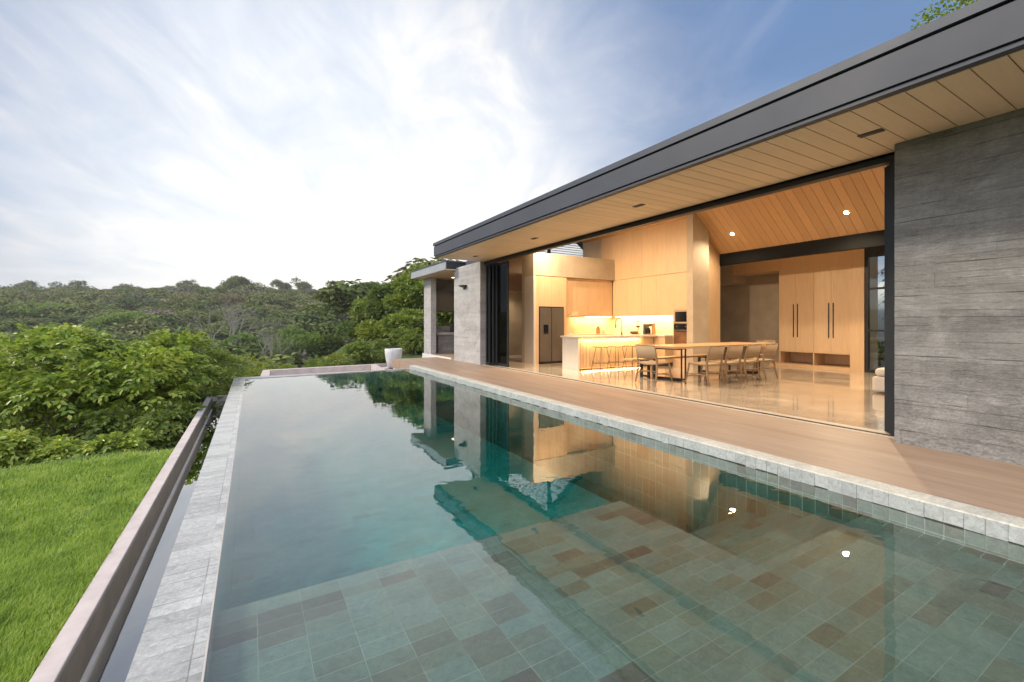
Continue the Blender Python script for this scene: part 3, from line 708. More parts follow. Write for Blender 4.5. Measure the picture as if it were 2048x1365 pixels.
mb = MB(); mb.box(7.28, 10.55, 7.12, 7.27, .42, .455); mb.box(7.28, 10.55, 7.273, 7.42, .42, .455)
P(mb, 'seat', M['oakh'], bn)
for xs in (7.85, 9.95):
    mb = MB(); mb.box(xs, xs + .05, 7.14, 7.19, 0, .42); mb.box(xs, xs + .05, 7.36, 7.41, 0, .42); mb.box(xs, xs + .05, 7.19, 7.36, .02, .06); mb.box(xs, xs + .05, 7.19, 7.36, .38, .42)
    P(mb, 'leg_frame', M['black'], bn)
def mk_cord():
    m, nt, out = newmat('woven_cord'); p = nt.obj(); x, y, z = nt.xyz(p)
    a = nt.math('SINE', nt.math('MULTIPLY', x, 420.0)); b = nt.math('SINE', nt.math('MULTIPLY', nt.math('ADD', y, z), 420.0))
    v = nt.math('MULTIPLY', a, b); c = nt.mix(nt.mapr(v, -1, 1), (.26, .175, .10), (.46, .34, .22))
    principled(nt, out, c, .8, 0, nt.bump(v, .5, .003), .3); return m
M['cord'] = mk_cord()
def make_chair():
    t = empty('dining_chair')
    def leg(name, pts, rs): MB().tube(pts, rs, 8).build(name, M['teak'], t, smooth=True)
    for s in (-1, 1):
        leg('leg', [(s * .25, .30, .012), (s * .225, .25, .30), (s * .215, .235, .43)], [.013, .019, .021])
        leg('leg', [(s * .255, -.26, .012), (s * .245, -.20, .25), (s * .24, -.19, .43), (s * .24, -.215, .60), (s * .235, -.27, .81)], [.014, .020, .023, .018, .013])
    mb = MB(); n = 8; vs = []; fs = []
    for lay, dz in ((0, 0.0), (1, -.03)):
        for i in range(n + 1):
            for j in range(n + 1):
                u = i / n - .5; v = j / n - .5
                vs.append((u * (.46 + .02 * v), v * .45 + .02, .445 + dz - .03 * (1 - (2 * u) ** 2) * (1 - .3 * (2 * v) ** 2) + .012 * (v > .3)))
    q = (n + 1) ** 2
    for i in range(n):
        for j in range(n):
            a = i * (n + 1) + j; fs += [(a, a + n + 1, a + n + 2, a + 1), (q + a, q + a + 1, q + a + n + 2, q + a + n + 1)]
    for i in range(n):
        a = i * (n + 1); b = a + n + 1; fs += [(a, q + a, q + b, b), (a + n, b + n, q + b + n, q + a + n)]
        c = i; d = i + 1; fs += [(c, d, q + d, q + c)]; c += n * (n + 1); d += n * (n + 1); fs += [(c, q + c, q + d, d)]
    mb.add(vs, fs); mb.build('seat', M['cord'], t, smooth=True)
    mb = MB(); vs = []; fs = []; m_ = 8
    for lay in (0, 1):
        for i in range(m_ + 1):
            for (yy, zz) in ((-.208, .54), (-.262, .79)):
                u = i / m_ - .5; vs.append((u * .47, yy - .03 * (1 - (2 * u) ** 2) - lay * .014, zz))
    q = 2 * (m_ + 1)
    for i in range(m_):
        a = 2 * i; fs += [(a, a + 1, a + 3, a + 2), (q + a, q + a + 2, q + a + 3, q + a + 1), (a, a + 2, q + a + 2, q + a), (a + 1, q + a + 1, q + a + 3, a + 3)]
    mb.add(vs, fs); mb.build('backrest', M['cord'], t, smooth=True)
    MB().tube([(-.235, -.268, .795), (0, -.30, .80), (.235, -.268, .795)], .014, 8).tube([(-.24, -.208, .535), (0, -.232, .535), (.24, -.208, .535)], .011, 8).build('back_rail', M['teak'], t, smooth=True)
    mb = MB()
    for s in (-1, 1): mb.tube([(s * .225, .235, .43), (s * .24, -.19, .42)], .016, 8); mb.tube([(s * .232, .265, .22), (s * .245, -.205, .22)], .010, 6)
    mb.tube([(-.22, .245, .425), (.22, .245, .425)], .016, 8); mb.tube([(-.24, -.19, .42), (.24, -.19, .42)], .016, 8); mb.tube([(-.235, .27, .17), (.235, .27, .17)], .010, 6); mb.tube([(-.245, -.21, .27), (.245, -.21, .27)], .010, 6)
    mb.build('stretcher', M['teak'], t, smooth=True)
    return t
chair = make_chair()
spots = [(7.30, 6.52, R(-90 + 4), 'woven dining chair standing alone at the near end of the table'),
         (8.02, 5.79, R(1), 'woven dining chair nearest the pool in the row along the table'),
         (8.66, 5.80, R(-1), 'second woven dining chair from the pool in the row of four'),
         (9.30, 5.79, R(1), 'third woven dining chair from the pool in the row of four'),
         (9.98, 5.80, R(3), 'woven dining chair nearest the oak cupboards in the row of four'),
         (11.62, 6.75, R(90), 'woven dining chair at the far head of the table')]
for i, (x, y, rz, lb) in enumerate(spots):
    o = chair if i == 0 else copy_tree(chair)
    o.location = (x, y, 0); o.rotation_euler = (0, 0, rz); tag(o, lb, 'dining chair', 'woven chairs around the dining table')
def make_stool():
    t = empty('bar_stool'); mb = MB()
    for s in (-1, 1):
        for q in (-1, 1): MB().tube([(s * .11, q * .09, .615), (s * .205, q * .17, .006)], .0065, 6).build('leg', M['black'], t)
    mb = MB(); mb.tube([(-.17, -.135, .20), (.17, -.135, .20), (.17, .135, .20), (-.17, .135, .20), (-.17, -.135, .20)], .005, 6); mb.build('footrest', M['black'], t)
    vs = []; fs = []
    for lay in (0, 1):
        for i in range(9):
            for j in range(5):
                u = i / 4 - 1; v = j / 2 - 1; vs.append((u * .185, v * .13, .622 + .018 * u * u - lay * .012))
    for i in range(8):
        for j in range(4): a = i * 5 + j; fs += [(a, a + 5, a + 6, a + 1), (45 + a, 46 + a, 51 + a, 50 + a)]
    for i in range(8): a = i * 5; fs += [(a, 45 + a, 50 + a, a + 5), (a + 4, a + 9, 54 + a, 49 + a)]
    for j in range(4): fs += [(j, j + 1, 46 + j, 45 + j), (40 + j, 85 + j, 86 + j, 41 + j)]
    MB().add(vs, fs).build('seat', M['steeld'], t, smooth=True)
    return t
st = make_stool()
for i, (x, lb) in enumerate(((8.02, 'thin black wire bar stool nearest the pale end panel of the island'), (8.58, 'middle black wire bar stool at the glowing island'), (9.16, 'black wire bar stool partly behind the dining chair'))):
    o = st if i == 0 else copy_tree(st)
    o.location = (x, 8.93, 0); o.rotation_euler = (0, 0, R((4, -5, 3)[i])); tag(o, lb, 'bar stool', 'bar stools along the island')

# ---- lamps
def spot(loc, power, size=R(120), blend=.6, rad=.05, aim=(0, 0, -1), colr=(1, .79, .53), parent=None):
    l = bpy.data.lights.new('downlight_bulb', 'SPOT'); l.energy = power; l.spot_size = size; l.spot_blend = blend
    l.shadow_soft_size = rad; l.color = colr
    o = bpy.data.objects.new('downlight_bulb', l); col.objects.link(o)
    l.shadow_soft_size = max(rad, .06)
    o.rotation_euler = Vector(aim).to_track_quat('-Z', 'Y').to_euler()
    o.location = loc
    if parent is not None: o.parent = parent; o.matrix_parent_inverse = Matrix.Translation(parent.location).inverted()
def ceiling_lamp(x, y, power, label):
    z = RZ - SL * abs(x - RX); sg = 1 if x > RX else -1
    nrm = Vector((-sg * SL, 0, -1)).normalized()
    t = empty('downlight', (x, y, z), label=label, cat='ceiling light', group='round downlights in the sloping ceiling')
    c = Vector((x, y, z)) + nrm * .004; a = nrm.cross(Vector((0, 1, 0))).normalized(); b = Vector((0, 1, 0))
    def disc(r0, off, mat, nm):
        n = 20; cc = c + nrm * off; vs = [cc] + [cc + a * r0 * math.cos(2 * math.pi * k / n) + b * r0 * math.sin(2 * math.pi * k / n) for k in range(n)]
        vs += [v - nrm * .006 for v in vs[1:]]
        fs = [(0, 1 + k, 1 + (k + 1) % n) for k in range(n)] + [(1 + k, 1 + n + k, 1 + n + (k + 1) % n, 1 + (k + 1) % n) for k in range(n)]
        P(MB().add(vs, fs), nm, mat, t)
    disc(.062, 0.004, M['black'], 'trim'); disc(.045, .008, M['lamp'], 'lens')
    spot(c + nrm * .05, power, R(150), .9, .04, (nrm.x * (.45 if x > RX else 1.0), 0, -1), parent=t)
for y, p_, lb in ((4.74, 360, 'bright round ceiling light above the cupboards'), (7.48, 120, 'smaller round ceiling light beside the column'), (1.8, 190, 'added unseen ceiling light behind the big concrete wall')):  # the last one is out of view, added to warm the room
    ceiling_lamp(11.53, y, p_, lb)
for y, lb in ((9.9, 'added unseen ceiling light above the kitchen island'), (7.2, 'added unseen front slope light above the chair at the table end'), (4.2, 'added unseen front slope light above the open floor'), (10.9, 'added unseen front slope light above the fridge')):
    ceiling_lamp(7.35, y, 150 if y < 5 else 270, lb)  # front slope lamps are all unseen, added to light the interior
def area(loc, sx_, sy_, power, aim, colr=(1, .66, .30), parent=None):
    l = bpy.data.lights.new('strip_glow', 'AREA'); l.shape = 'RECTANGLE'; l.size = sx_; l.size_y = sy_; l.energy = power; l.color = colr
    o = bpy.data.objects.new('strip_glow', l); col.objects.link(o); o.location = loc
    z = -Vector(aim).normalized(); 
    if sy_ > sx_: x = Vector((0, 1, 0)).cross(z).normalized(); y = z.cross(x)
    else: y = z.cross(Vector((1, 0, 0))).normalized(); x = y.cross(z)
    o.rotation_euler = Matrix((x, y, z)).transposed().to_euler()
    o.parent = parent; o.matrix_parent_inverse = Matrix.Translation(parent.location).inverted()
area((10.99, 10.2, 1.475), .02, 2.5, 26, (.12, 0, -1), parent=kc)
area((10.1, 11.67, 1.475), 1.6, .02, 14, (0, .1, -1), parent=kc)
area((8.72, 9.207, .856), 2.2, .02, 22, (0, .35, -1), parent=isl)
area((8.72, 9.262, .05), 2.2, .012, 7, (0, -.3, -1), parent=isl)
# dim slot lights recessed in the outside soffit
for (x, y, lb) in ((5.30, 1.97, 'black slot light in the soffit beside the big concrete wall'), (5.34, 5.065, 'black slot light in the soffit above the middle of the doors'), (5.40, 8.19, 'small black slot light in the soffit towards the far end'), (5.40, 11.2, 'black slot light in the soffit above the far pier')):
    t = empty('soffit_light', (x, y, 3.148), label=lb, cat='ceiling light', group='slot lights in the soffit')
    P(MB().box(x - .045, x + .045, y - .10, y + .10, 3.140, 3.1475), 'trim', M['groove'], t)
    P(MB().box(x - .02, x + .02, y - .07, y + .07, 3.138, 3.1398), 'lens', M['black'], t)
# wall light on the pier
sl = empty('wall_light', (5.95, 13.2, 2.45), label='flat black wall light on the pale concrete pier', cat='wall light')
P(MB().prism_y([(5.90, 2.45), (5.969, 2.44), (5.969, 2.50), (5.80, 2.50)], 13.0, 13.35), 'shade', M['black'], sl)
P(MB().box(5.955, 5.969, 13.1, 13.25, 2.38, 2.44), 'back_plate', M['black'], sl)

# ================================================================== PAVILION
pv = empty('pavilion', (7, 16, 0), label='small open concrete pavilion beyond the pier', cat='pavilion')
V = lambda mb, name, mat, **k: P(mb, name, mat, pv, **k)
V(MB().box(6.0, 10, 14.4, 17.45, -2.5, .05), 'platform', mat_plain('white_plinth', (.62, .60, .58), .6, var=.06))
V(MB().box(6.03, 10, 14.42, 17.42, .051, .056), 'floor', M['deck'])
V(MB().box(6.02, 6.24, 16.5, 17.3, .057, 3.06), 'column', M['concl'])
V(MB().box(6.25, 6.38, 17.02, 17.28, .057, 3.0), 'timber_post', M['soffit'])
V(MB().box(6.38, 10, 17.22, 17.42, 1.74, 3.06), 'end_wall', M['conc'])
V(MB().box(6.38, 10, 17.22, 17.42, .057, 1.16), 'end_wall', M['conc'])
V(MB().box(9.8, 10, 14.4, 17.2, .057, 3.06), 'rear_wall', M['conc'])
V(MB().box(6.36, 9.7, 16.72, 17.21, .80, .90), 'counter', M['concl'])
V(MB().box(7.12, 9.7, 16.85, 17.2, .905, 1.22), 'grill', M['black'])
V(MB().box(6.45, 9.7, 16.8, 17.2, .06, .79), 'counter_base', M['conc'])
V(MB().box(6.4, 9.7, 16.95, 17.215, 1.78, 2.62), 'hood', mat_plain('brown_hood', (.10, .085, .07), .5))
V(MB().box(5.62, 10.2, 13.9, 17.6, 3.10, 3.34), 'roof_slab', M['groove'])
V(MB().box(5.585, 5.615, 13.9, 17.62, 3.08, 3.335), 'fascia', mat_plain('pale_fascia', (.27, .28, .31), .4))
V(MB().box(5.57, 10.25, 13.88, 17.66, 3.342, 3.385), 'flashing', M['cap'])
V(MB().box(5.60, 10.2, 17.602, 17.625, 3.08, 3.335), 'fascia', M['fascia'])
mb = MB(); y = 13.9
while y < 17.55: mb.box(5.62, 10.1, y + .004, min(y + .186, 17.59), 3.075, 3.095); y += .19
V(mb, 'soffit', M['soffit'])
t = empty('pavilion_downlight', (6.83, 16.45, 3.07), label='small lit downlight under the pavilion roof', cat='ceiling light')
P(MB().lathe([(.05, 3.066), (.055, 3.0745)], 6.83, 16.2, 16), 'lens', mat_emit('dim_lens', (1, .75, .5), 5), t)
spot((6.83, 16.2, 3.03), 12, R(120), parent=t)
t = empty('passage_downlight', (8.0, 13.9, 2.59), label='small lit downlight in the passage behind the oak door', cat='ceiling light')
P(MB().lathe([(.05, 2.585), (.055, 2.597)], 7.9, 13.9, 16), 'lens', M['lamp'], t); spot((7.9, 13.9, 2.56), 45, R(150), parent=t)

# ================================================================== TERRAIN
def smooth(a, b, x): 
    t = np.clip((x - a) / (b - a), 0, 1); return t * t * (3 - 2 * t)
def hgt(X, Y):
    X = np.asarray(X, float); Y = np.asarray(Y, float)
    d = X * math.sin(TH) + Y * math.cos(TH); r = X * math.cos(TH) - Y * math.sin(TH)
    q = r / np.maximum(d, 1)
    # the slope falls away past the lawn edge, into the valley, then climbs to the ridge
    D = np.sqrt(X * X + Y * Y)
    s = np.maximum(Y - (7.7 + .10 * (X + 1)), 0)
    s = np.where(Y > 0, s, 0)
    left = np.maximum(-X - 9, 0)
    drop = .55 + 1.1 * smooth(0, 4, s) + .17 * np.maximum(s - 2, 0)
    drop = np.minimum(drop + .12 * left, 13.0)
    base = -drop
    ridge = -13 + 22.5 * smooth(75, 250, D) + 6 * smooth(250, 330, D) + 5 * smooth(330, 900, D)
    ridge = ridge - 5.5 * smooth(-.55, -1.2, q) * smooth(100, 230, D) + 2.0 * smooth(-.45, -.2, q) * smooth(100, 230, D)
    z = np.where(D > 70, np.maximum(ridge, -13), base)
    wv = smooth(50, 90, D); z = base * (1 - wv) + np.maximum(ridge, -13) * wv
    # house side: garden level with the floor
    gsd = smooth(10.5, 13.5, X) * (1 - smooth(60, 120, D))
    z = z * (1 - gsd) + (-.12) * gsd
    gs2 = smooth(3.0, 6.5, X) * smooth(15.5, 18.5, Y) * (1 - smooth(30, 70, Y))
    z = z * (1 - gs2) + (-.6 + .02 * Y) * gs2
    # hollow under the pool and the house slab
    inp = (X > -.92) & (X < 14.4) & (Y > -6) & (Y < 17)
    z = np.where(inp & (X < 11), np.minimum(z, -2.2), z)
    z = z + .05 * np.sin(X * 1.3 + 1.0) * np.cos(Y * 1.1) * (Y < 12) * (X < -1.3)
    return z
axx = np.unique(np.concatenate([np.linspace(-900, -120, 27), np.linspace(-120, -20, 41), np.linspace(-20, -.99, 64), [-.95, -.93], np.linspace(-.5, 20, 42), np.linspace(21, 130, 45), np.linspace(140, 900, 24)]))
ayy = np.unique(np.concatenate([np.linspace(-300, -12, 14), np.linspace(-10, 30, 134), np.linspace(31, 160, 66), np.linspace(165, 320, 40), np.linspace(340, 1500, 26)]))
GX, GY = np.meshgrid(axx, ayy, indexing='ij'); GZ = hgt(GX, GY)
nx, ny = GX.shape
vid = np.arange(nx * ny).reshape(nx, ny)
quads = np.stack([vid[:-1, :-1], vid[1:, :-1], vid[1:, 1:], vid[:-1, 1:]], -1).reshape(-1, 4)
mg, nt, out = newmat('hillside_soil_and_turf'); p = nt.pos()
c = nt.ramp(nt.noise(p, .9, 6, .6), [(.35, (.030, .055, .014)), (.55, (.05, .085, .02)), (.7, (.07, .085, .035))])
principled(nt, out, c, .9, 0, nt.bump(nt.noise(p, 9, 5), .5, .03), .2)
gr = npmesh('ground', np.stack([GX, GY, GZ], -1).reshape(-1, 3), quads, mg, smooth=True); tag(gr, kind='structure')

# ---- lawn blades
def lawn():
    N = 420000
    u = rng.random(N)
    d = 1.7 * (9.5 / 1.7) ** (u ** .9); a = rng.uniform(-56, -5, N) * math.pi / 180 + TH * 0
    # spread over bearing, denser near the eye
    X = np.sin(a) * d * 1.0; Y = np.cos(a) * d
    k = (X < -.965) & (Y < 7.75 + .10 * (X + 1) + rng.normal(0, .12, N)) & (X > -9)
    X, Y, d = X[k], Y[k], d[k]; n = len(X); Z = hgt(X, Y)
    tuft = np.sin(X * 9 + 3 * np.sin(Y * 4)) * np.cos(Y * 8 + 2 * np.sin(X * 5)); low = np.sin(X * 2.3 + Y * 1.2) * np.cos(Y * 2.7 - X * .8)
    h = (.030 + .022 * rng.random(n) + .010 * tuft + .010 * low)
    wdt = (.0016 + .0010 * rng.random(n)) * (.7 + .24 * d)
    ang = rng.uniform(0, 2 * np.pi, n); lean = rng.uniform(.2, .9, n) * h; la = rng.normal(1.2, .9, n)
    lx, ly = np.cos(la) * lean, np.sin(la) * lean
    cx_, sy_ = np.cos(ang) * wdt, np.sin(ang) * wdt
    v = np.empty((n, 5, 3))
    v[:, 0] = np.stack([X - cx_, Y - sy_, Z - .004], -1); v[:, 1] = np.stack([X + cx_, Y + sy_, Z - .004], -1)
    v[:, 2] = np.stack([X + cx_ * .8 + lx * .35, Y + sy_ * .8 + ly * .35, Z + h * .6], -1); v[:, 3] = np.stack([X - cx_ * .8 + lx * .35, Y - sy_ * .8 + ly * .35, Z + h * .6], -1)
    v[:, 4] = np.stack([X + lx, Y + ly, Z + h], -1)
    i0 = np.arange(n) * 5
    tris = np.concatenate([np.stack([i0, i0 + 1, i0 + 2], -1), np.stack([i0, i0 + 2, i0 + 3], -1), np.stack([i0 + 3, i0 + 2, i0 + 4], -1)])
    return v.reshape(-1, 3), tris
gm = mat_leaf('turf_blades', [(0, (.05, .09, .012)), (.3, (.15, .25, .03)), (.6, (.28, .39, .05)), (.85, (.42, .48, .11)), (1, (.55, .50, .20))], .35, .5, 3.0, .5)
v, tr = lawn()
ls = npmesh('grass', v, tr, gm, tri=True); tag(ls, 'bright green mown lawn beside the overflow channel', 'grass', kind='stuff')

# ================================================================== PLANTS
def leaf_cards(P0, D, N_, L, Wd):
    """P0 base points, D axis directions, N_ approximate normals, L lengths, Wd half widths -> folded two-quad leaves"""
    D = D / np.linalg.norm(D, axis=1, keepdims=True)
    S = np.cross(D, N_); S /= np.maximum(np.linalg.norm(S, axis=1, keepdims=True), 1e-6); U = np.cross(S, D)
    n = len(P0); L = L[:, None]; Wd = Wd[:, None]
    b = P0; m = P0 + D * L * .48 - U * Wd * .30; t = P0 + D * L - U * L * .10
    l = P0 + D * L * .45 - S * Wd + U * Wd * .25; r = P0 + D * L * .45 + S * Wd + U * Wd * .25
    v = np.stack([b, l, t, m, r], 1).reshape(-1, 3); i = np.arange(n)[:, None] * 5
    q = np.concatenate([i + np.array([[0, 1, 2, 3]]), i + np.array([[0, 3, 2, 4]])])
    return v, q
def unit(v): return v / np.maximum(np.linalg.norm(v, axis=-1, keepdims=True), 1e-9)
def fronds(Pt, Dr, nl, fl, leafL, leafW, g, droop=.5):
    """pinnate fronds at points Pt, outward directions Dr"""
    n = len(Pt); Dr = unit(Dr + np.array([0, 0, .25]))
    side = unit(np.cross(Dr, np.array([0, 0, 1.0]) + g.normal(0, .25, (n, 3))))
    out = []; vs = []; qs = []; off = 0
    ln = fl * g.uniform(.7, 1.25, n)
    for k in range(nl):
        t = (k + .6) / nl
        pos_ = Pt + Dr * (ln * t)[:, None]; pos_[:, 2] -= droop * ln * t * t
        dirk = unit(Dr + np.stack([np.zeros(n), np.zeros(n), -2 * droop * t * np.ones(n)], -1))
        for s in ((-1, 1) if k < nl - 1 else (0,)):
            dd = unit(dirk * (.55 if s else 1) + side * s * .85 + g.normal(0, .16, (n, 3)) + np.array([0, 0, -.12]))
            nn = unit(np.cross(side, dirk) + g.normal(0, .35, (n, 3)))
            nn = np.where(nn[:, 2:3] < 0, -nn, nn)
            v, q = leaf_cards(pos_, dd, nn, leafL * g.uniform(.75, 1.2, n) * (1 - .25 * abs(t - .5)), leafW * g.uniform(.8, 1.2, n))
            vs.append(v); qs.append(q + off); off += len(v)
    return np.concatenate(vs), np.concatenate(qs)
def lumps(g, n, rx, rz, flat=.5):
    """lump centres of an uneven crown"""
    u = unit(g.normal(size=(n, 3))); rad = g.uniform(.35, .85, n) ** .6
    c = u * rad[:, None] * np.array([rx, rx, rz]); c[:, 2] = np.abs(c[:, 2]) * (1 - flat) + c[:, 2] * flat
    return c
def crown_points(g, cs, rl, n, squash=.75, shell=.55):
    k = g.integers(0, len(cs), n); u = unit(g.normal(size=(n, 3))); u[:, 2] = np.where(u[:, 2] < -.25, -u[:, 2], u[:, 2])
    rr = rl[k] * (shell + (1 - shell) * g.random(n))
    p = cs[k] + u * rr[:, None] * np.array([1, 1, squash]); return p, u
def stems(mb, g, base, tips, r0, mat_r=.004):
    for tpt in tips:
        b = Vector(base) + Vector((g.uniform(-.15, .15), g.uniform(-.15, .15), 0)); e = Vector(tpt)
        m1 = b.lerp(e, .35) + Vector((g.normal() * .1, g.normal() * .1, .12)); m2 = b.lerp(e, .7) + Vector((g.normal() * .1, g.normal() * .1, .1))
        mb.tube([b, m1, m2, e], [r0, r0 * .7, r0 * .42, r0 * .15], 5)
LM = {}
LM['bright'] = mat_leaf('bright_broad_leaves', [(0, (.06, .10, .018)), (.3, (.16, .24, .035)), (.62, (.31, .38, .06)), (1, (.52, .50, .11))], .4, .38, 1.1)
LM['mid'] = mat_leaf('deep_green_leaves', [(0, (.05, .08, .018)), (.4, (.13, .18, .035)), (.75, (.25, .29, .06)), (1, (.40, .37, .09))], .35, .42, 1.1)
LM['olive'] = mat_leaf('yellow_olive_leaves', [(0, (.09, .12, .025)), (.5, (.20, .225, .04)), (.85, (.32, .32, .06)), (1, (.42, .36, .09))], .4, .5, .8)
LM['dark'] = mat_leaf('dark_tree_leaves', [(0, (.04, .065, .02)), (.5, (.08, .125, .035)), (1, (.14, .18, .055))], .3, .5, .6)
LM['far'] = None
def shrub(name, label, x, y, zb, h, rx, mat, seed, nf=1100, nl=5, fl=.30, leafL=.13, leafW=.028, group=None, cat='shrub', nlump=16, droop=.5, stem_r=.022, lift=0.0):
    nf = int(nf * 1.35); leafL *= .80; leafW *= .80; stem_r *= 1.3
    g = np.random.default_rng(seed); t = empty(name, (x, y, zb), label=label, cat=cat, group=group)
    rz = h * .5; cs = lumps(g, nlump, rx, rz * (1 - lift), .9) + np.array([0, 0, h * (.52 + .42 * lift)]); rl = g.uniform(.22, .42, nlump) * min(rx, h) * 1.1
    p, u = crown_points(g, cs, rl, nf); k = p[:, 2] > .05; p, u = p[k], u[k]
    v, q = fronds(p, u, nl, fl, leafL, leafW, g, droop)
    npmesh('foliage', v, q, mat, t)
    mb = MB(); stems(mb, g, (0, 0, -.15), [tuple(c) for c in cs], stem_r); mb.build('stem', M['bark'], t)
    return t
def zg(x, y): return float(hgt(x, y))
G1 = 'dense shrubs on the slope past the lawn'
def S(px, d, ytop, rx, mat, seed, label, **k):
    x, y = place(px, d); zb = zg(x, y) - .1; zt_ = 1.25 - (ytop - 648) * d / F
    return shrub('shrub', label, x, y, zb, max(zt_ - zb, .5), rx, LM[mat], seed, group=G1, **k)
S(215, 9.6, 672, 1.75, 'bright', 21, 'tallest bright green shrub with drooping leaves at the far left', nf=1700, nl=6, fl=.40, leafL=.17, leafW=.040, nlump=24, stem_r=.034, lift=.38)
S(20, 8.8, 722, 1.2, 'bright', 22, 'leafy green shrub at the left edge of the picture', nf=1200, nl=6, fl=.36, leafL=.17, leafW=.036)
S(350, 11.2, 676, 1.55, 'mid', 23, 'rounded green shrub right of the tallest one', nf=1900, nl=5, fl=.3, leafL=.12, leafW=.027, nlump=22)
S(300, 8.6, 800, .75, 'mid', 24, 'small broad leaved shrub in front of the rounded one', nf=700, nl=5, fl=.28, leafL=.15, leafW=.04)
S(415, 13.0, 742, 1.25, 'mid', 25, 'dark green shrub close behind the end of the channel wall', nf=1300, nl=5, fl=.28, leafL=.11, leafW=.026)
S(330, 8.9, 845, .6, 'mid', 26, 'low dark shrub beside the channel wall', nf=600, fl=.24, leafL=.12)
S(460, 16.0, 738, 1.7, 'olive', 27, 'yellow olive shrub behind the far left pool corner', nf=1900, nl=5, fl=.30, leafL=.11, leafW=.026, nlump=22)
S(540, 19.0, 722, 1.9, 'olive', 28, 'wide yellow olive shrub beyond the back basin corner', nf=1800, nl=5, fl=.3, leafL=.12, leafW=.03, nlump=20)
S(370, 15.5, 742, 1.5, 'mid', 29, 'green shrub between the rounded one and the olive ones', nf=1300, fl=.3, leafL=.11)
S(640, 22.0, 728, 1.9, 'mid', 30, 'green shrub just over the back basin wall', nf=1500, nl=5, fl=.32, leafL=.13, leafW=.032)
S(700, 24.0, 712, 1.9, 'olive', 31, 'loose olive shrub left of the planter', nf=1500, nl=5, fl=.34, leafL=.14, leafW=.035)
S(748, 22.5, 690, 1.5, 'mid', 32, 'dark shrub immediately left of the planter', nf=1400, nl=5, fl=.32, leafL=.13, leafW=.032)
S(810, 21.5, 668, 1.5, 'mid', 33, 'green shrub right of the planter below the pavilion roof', nf=1500, nl=5, fl=.32, leafL=.13, leafW=.032)
S(120, 11.8, 705, 1.5, 'mid', 34, 'green shrub half hidden behind the left ones', nf=1200, fl=.34, leafL=.14)
S(40, 7.0, 862, .55, 'bright', 35, 'low bright shrub at the left end of the lawn edge', nf=520, nl=5, fl=.26, leafL=.13, leafW=.032, nlump=10)
S(150, 7.1, 893, .42, 'bright', 36, 'low creeping bright shrub on the lawn edge', nf=420, nl=5, fl=.22, leafL=.11, leafW=.028, nlump=9)
S(235, 7.3, 896, .42, 'bright', 37, 'knee high bright shrub right of the creeping one', nf=420, nl=5, fl=.22, leafL=.11, leafW=.028, nlump=9)

# ---- trees with crowns of many small leaf clumps
def tree(name, label, x, y, zb, H, rx, mat, seed, ncl=2600, card=.22, group=None, cat='tree', nlump=18, crown_from=.35, trunk=.16, flat=.55, tmat='bark', tilt=0.0):
    g = np.random.default_rng(seed); t = empty(name, (x, y, zb), label=label, cat=cat, group=group)
    ch = H * (1 - crown_from); cs = lumps(g, nlump, rx * .8, ch * .5, flat) + np.array([tilt, 0, H * crown_from + ch * .42])
    rl = g.uniform(.24, .42, nlump) * rx
    p, u = crown_points(g, cs, rl, ncl, .6, .6)
    parts = [leaf_cards(p + g.normal(0, card * .5, p.shape), unit(u + g.normal(0, .6, u.shape) + np.array([0, 0, -.1])), unit(np.array([0, 0, 1.0]) + g.normal(0, .45, u.shape)), card * g.uniform(.7, 1.5, ncl), card * g.uniform(.22, .42, ncl)) for _ in range(3)]
    vs, qs, off = [], [], 0
    for v, q in parts: vs.append(v); qs.append(q + off); off += len(v)
    npmesh('crown', np.concatenate(vs), np.concatenate(qs), mat, t)
    mb = MB(); top = Vector((tilt * .4, 0, H * (crown_from + .12)))
    mb.tube([(0, 0, -.5), (.05, .02, H * crown_from * .5), tuple(top)], [trunk, trunk * .8, trunk * .55], 7)
    for c in cs[:14]: 
        m_ = top.lerp(Vector(c), .5) + Vector((0, 0, .2)); mb.tube([top - Vector((0, 0, .2)), m_, Vector(c)], [trunk * .45, trunk * .28, trunk * .08], 5)
    mb.build('trunk', M[tmat], t)
    return t
def T(px, d, ytop, rx, mat, seed, label, H=None, sink=.3, **k):
    x, y = place(px, d); zt_ = 1.25 - (ytop - 648) * d / F; zb = zg(x, y) - sink
    return tree(k.pop('name', 'tree'), label, x, y, zb, max(zt_ - zb, 1.2), rx, LM[mat] if isinstance(mat, str) else mat, seed, **k)
G2 = 'trees crowding the slope left of the pavilion'
T(845, 27, 528, 2.3, 'mid', 41, 'tall leafy tree touching the corner of the pavilion roof', ncl=5200, card=.2, group=G2, nlump=26, crown_from=.2)
T(790, 31, 556, 2.4, 'dark', 42, 'dark tree left of the tall leafy one', ncl=4600, card=.22, group=G2, nlump=24, crown_from=.15)
T(770, 38, 575, 2.8, 'mid', 43, 'lighter green tree behind the white planter', ncl=4200, card=.26, group=G2, nlump=22, crown_from=.15)
T(822, 24, 610, 1.6, 'mid', 44, 'shorter leafy tree beside the pavilion column', ncl=3400, card=.17, group=G2, nlump=20, crown_from=.1)
T(775, 28, 640, 1.9, 'olive', 45, 'olive green bushy tree above the planter', ncl=3200, card=.2, group=G2, nlump=18, crown_from=.1)
T(735, 40, 628, 2.8, 'dark', 46, 'rounded dark tree at the foot of the slope left of the planter', ncl=3200, card=.28, group=G2, nlump=18, crown_from=.1)
T(895, 26, 590, 1.8, 'olive', 47, 'sunlit tree seen through the pavilion window', ncl=2600, card=.2, group=G2, crown_from=.1)
T(915, 22, 545, 1.8, 'mid', 48, 'leafy tree hidden behind the pavilion', ncl=2600, card=.2, group=G2, crown_from=.15)
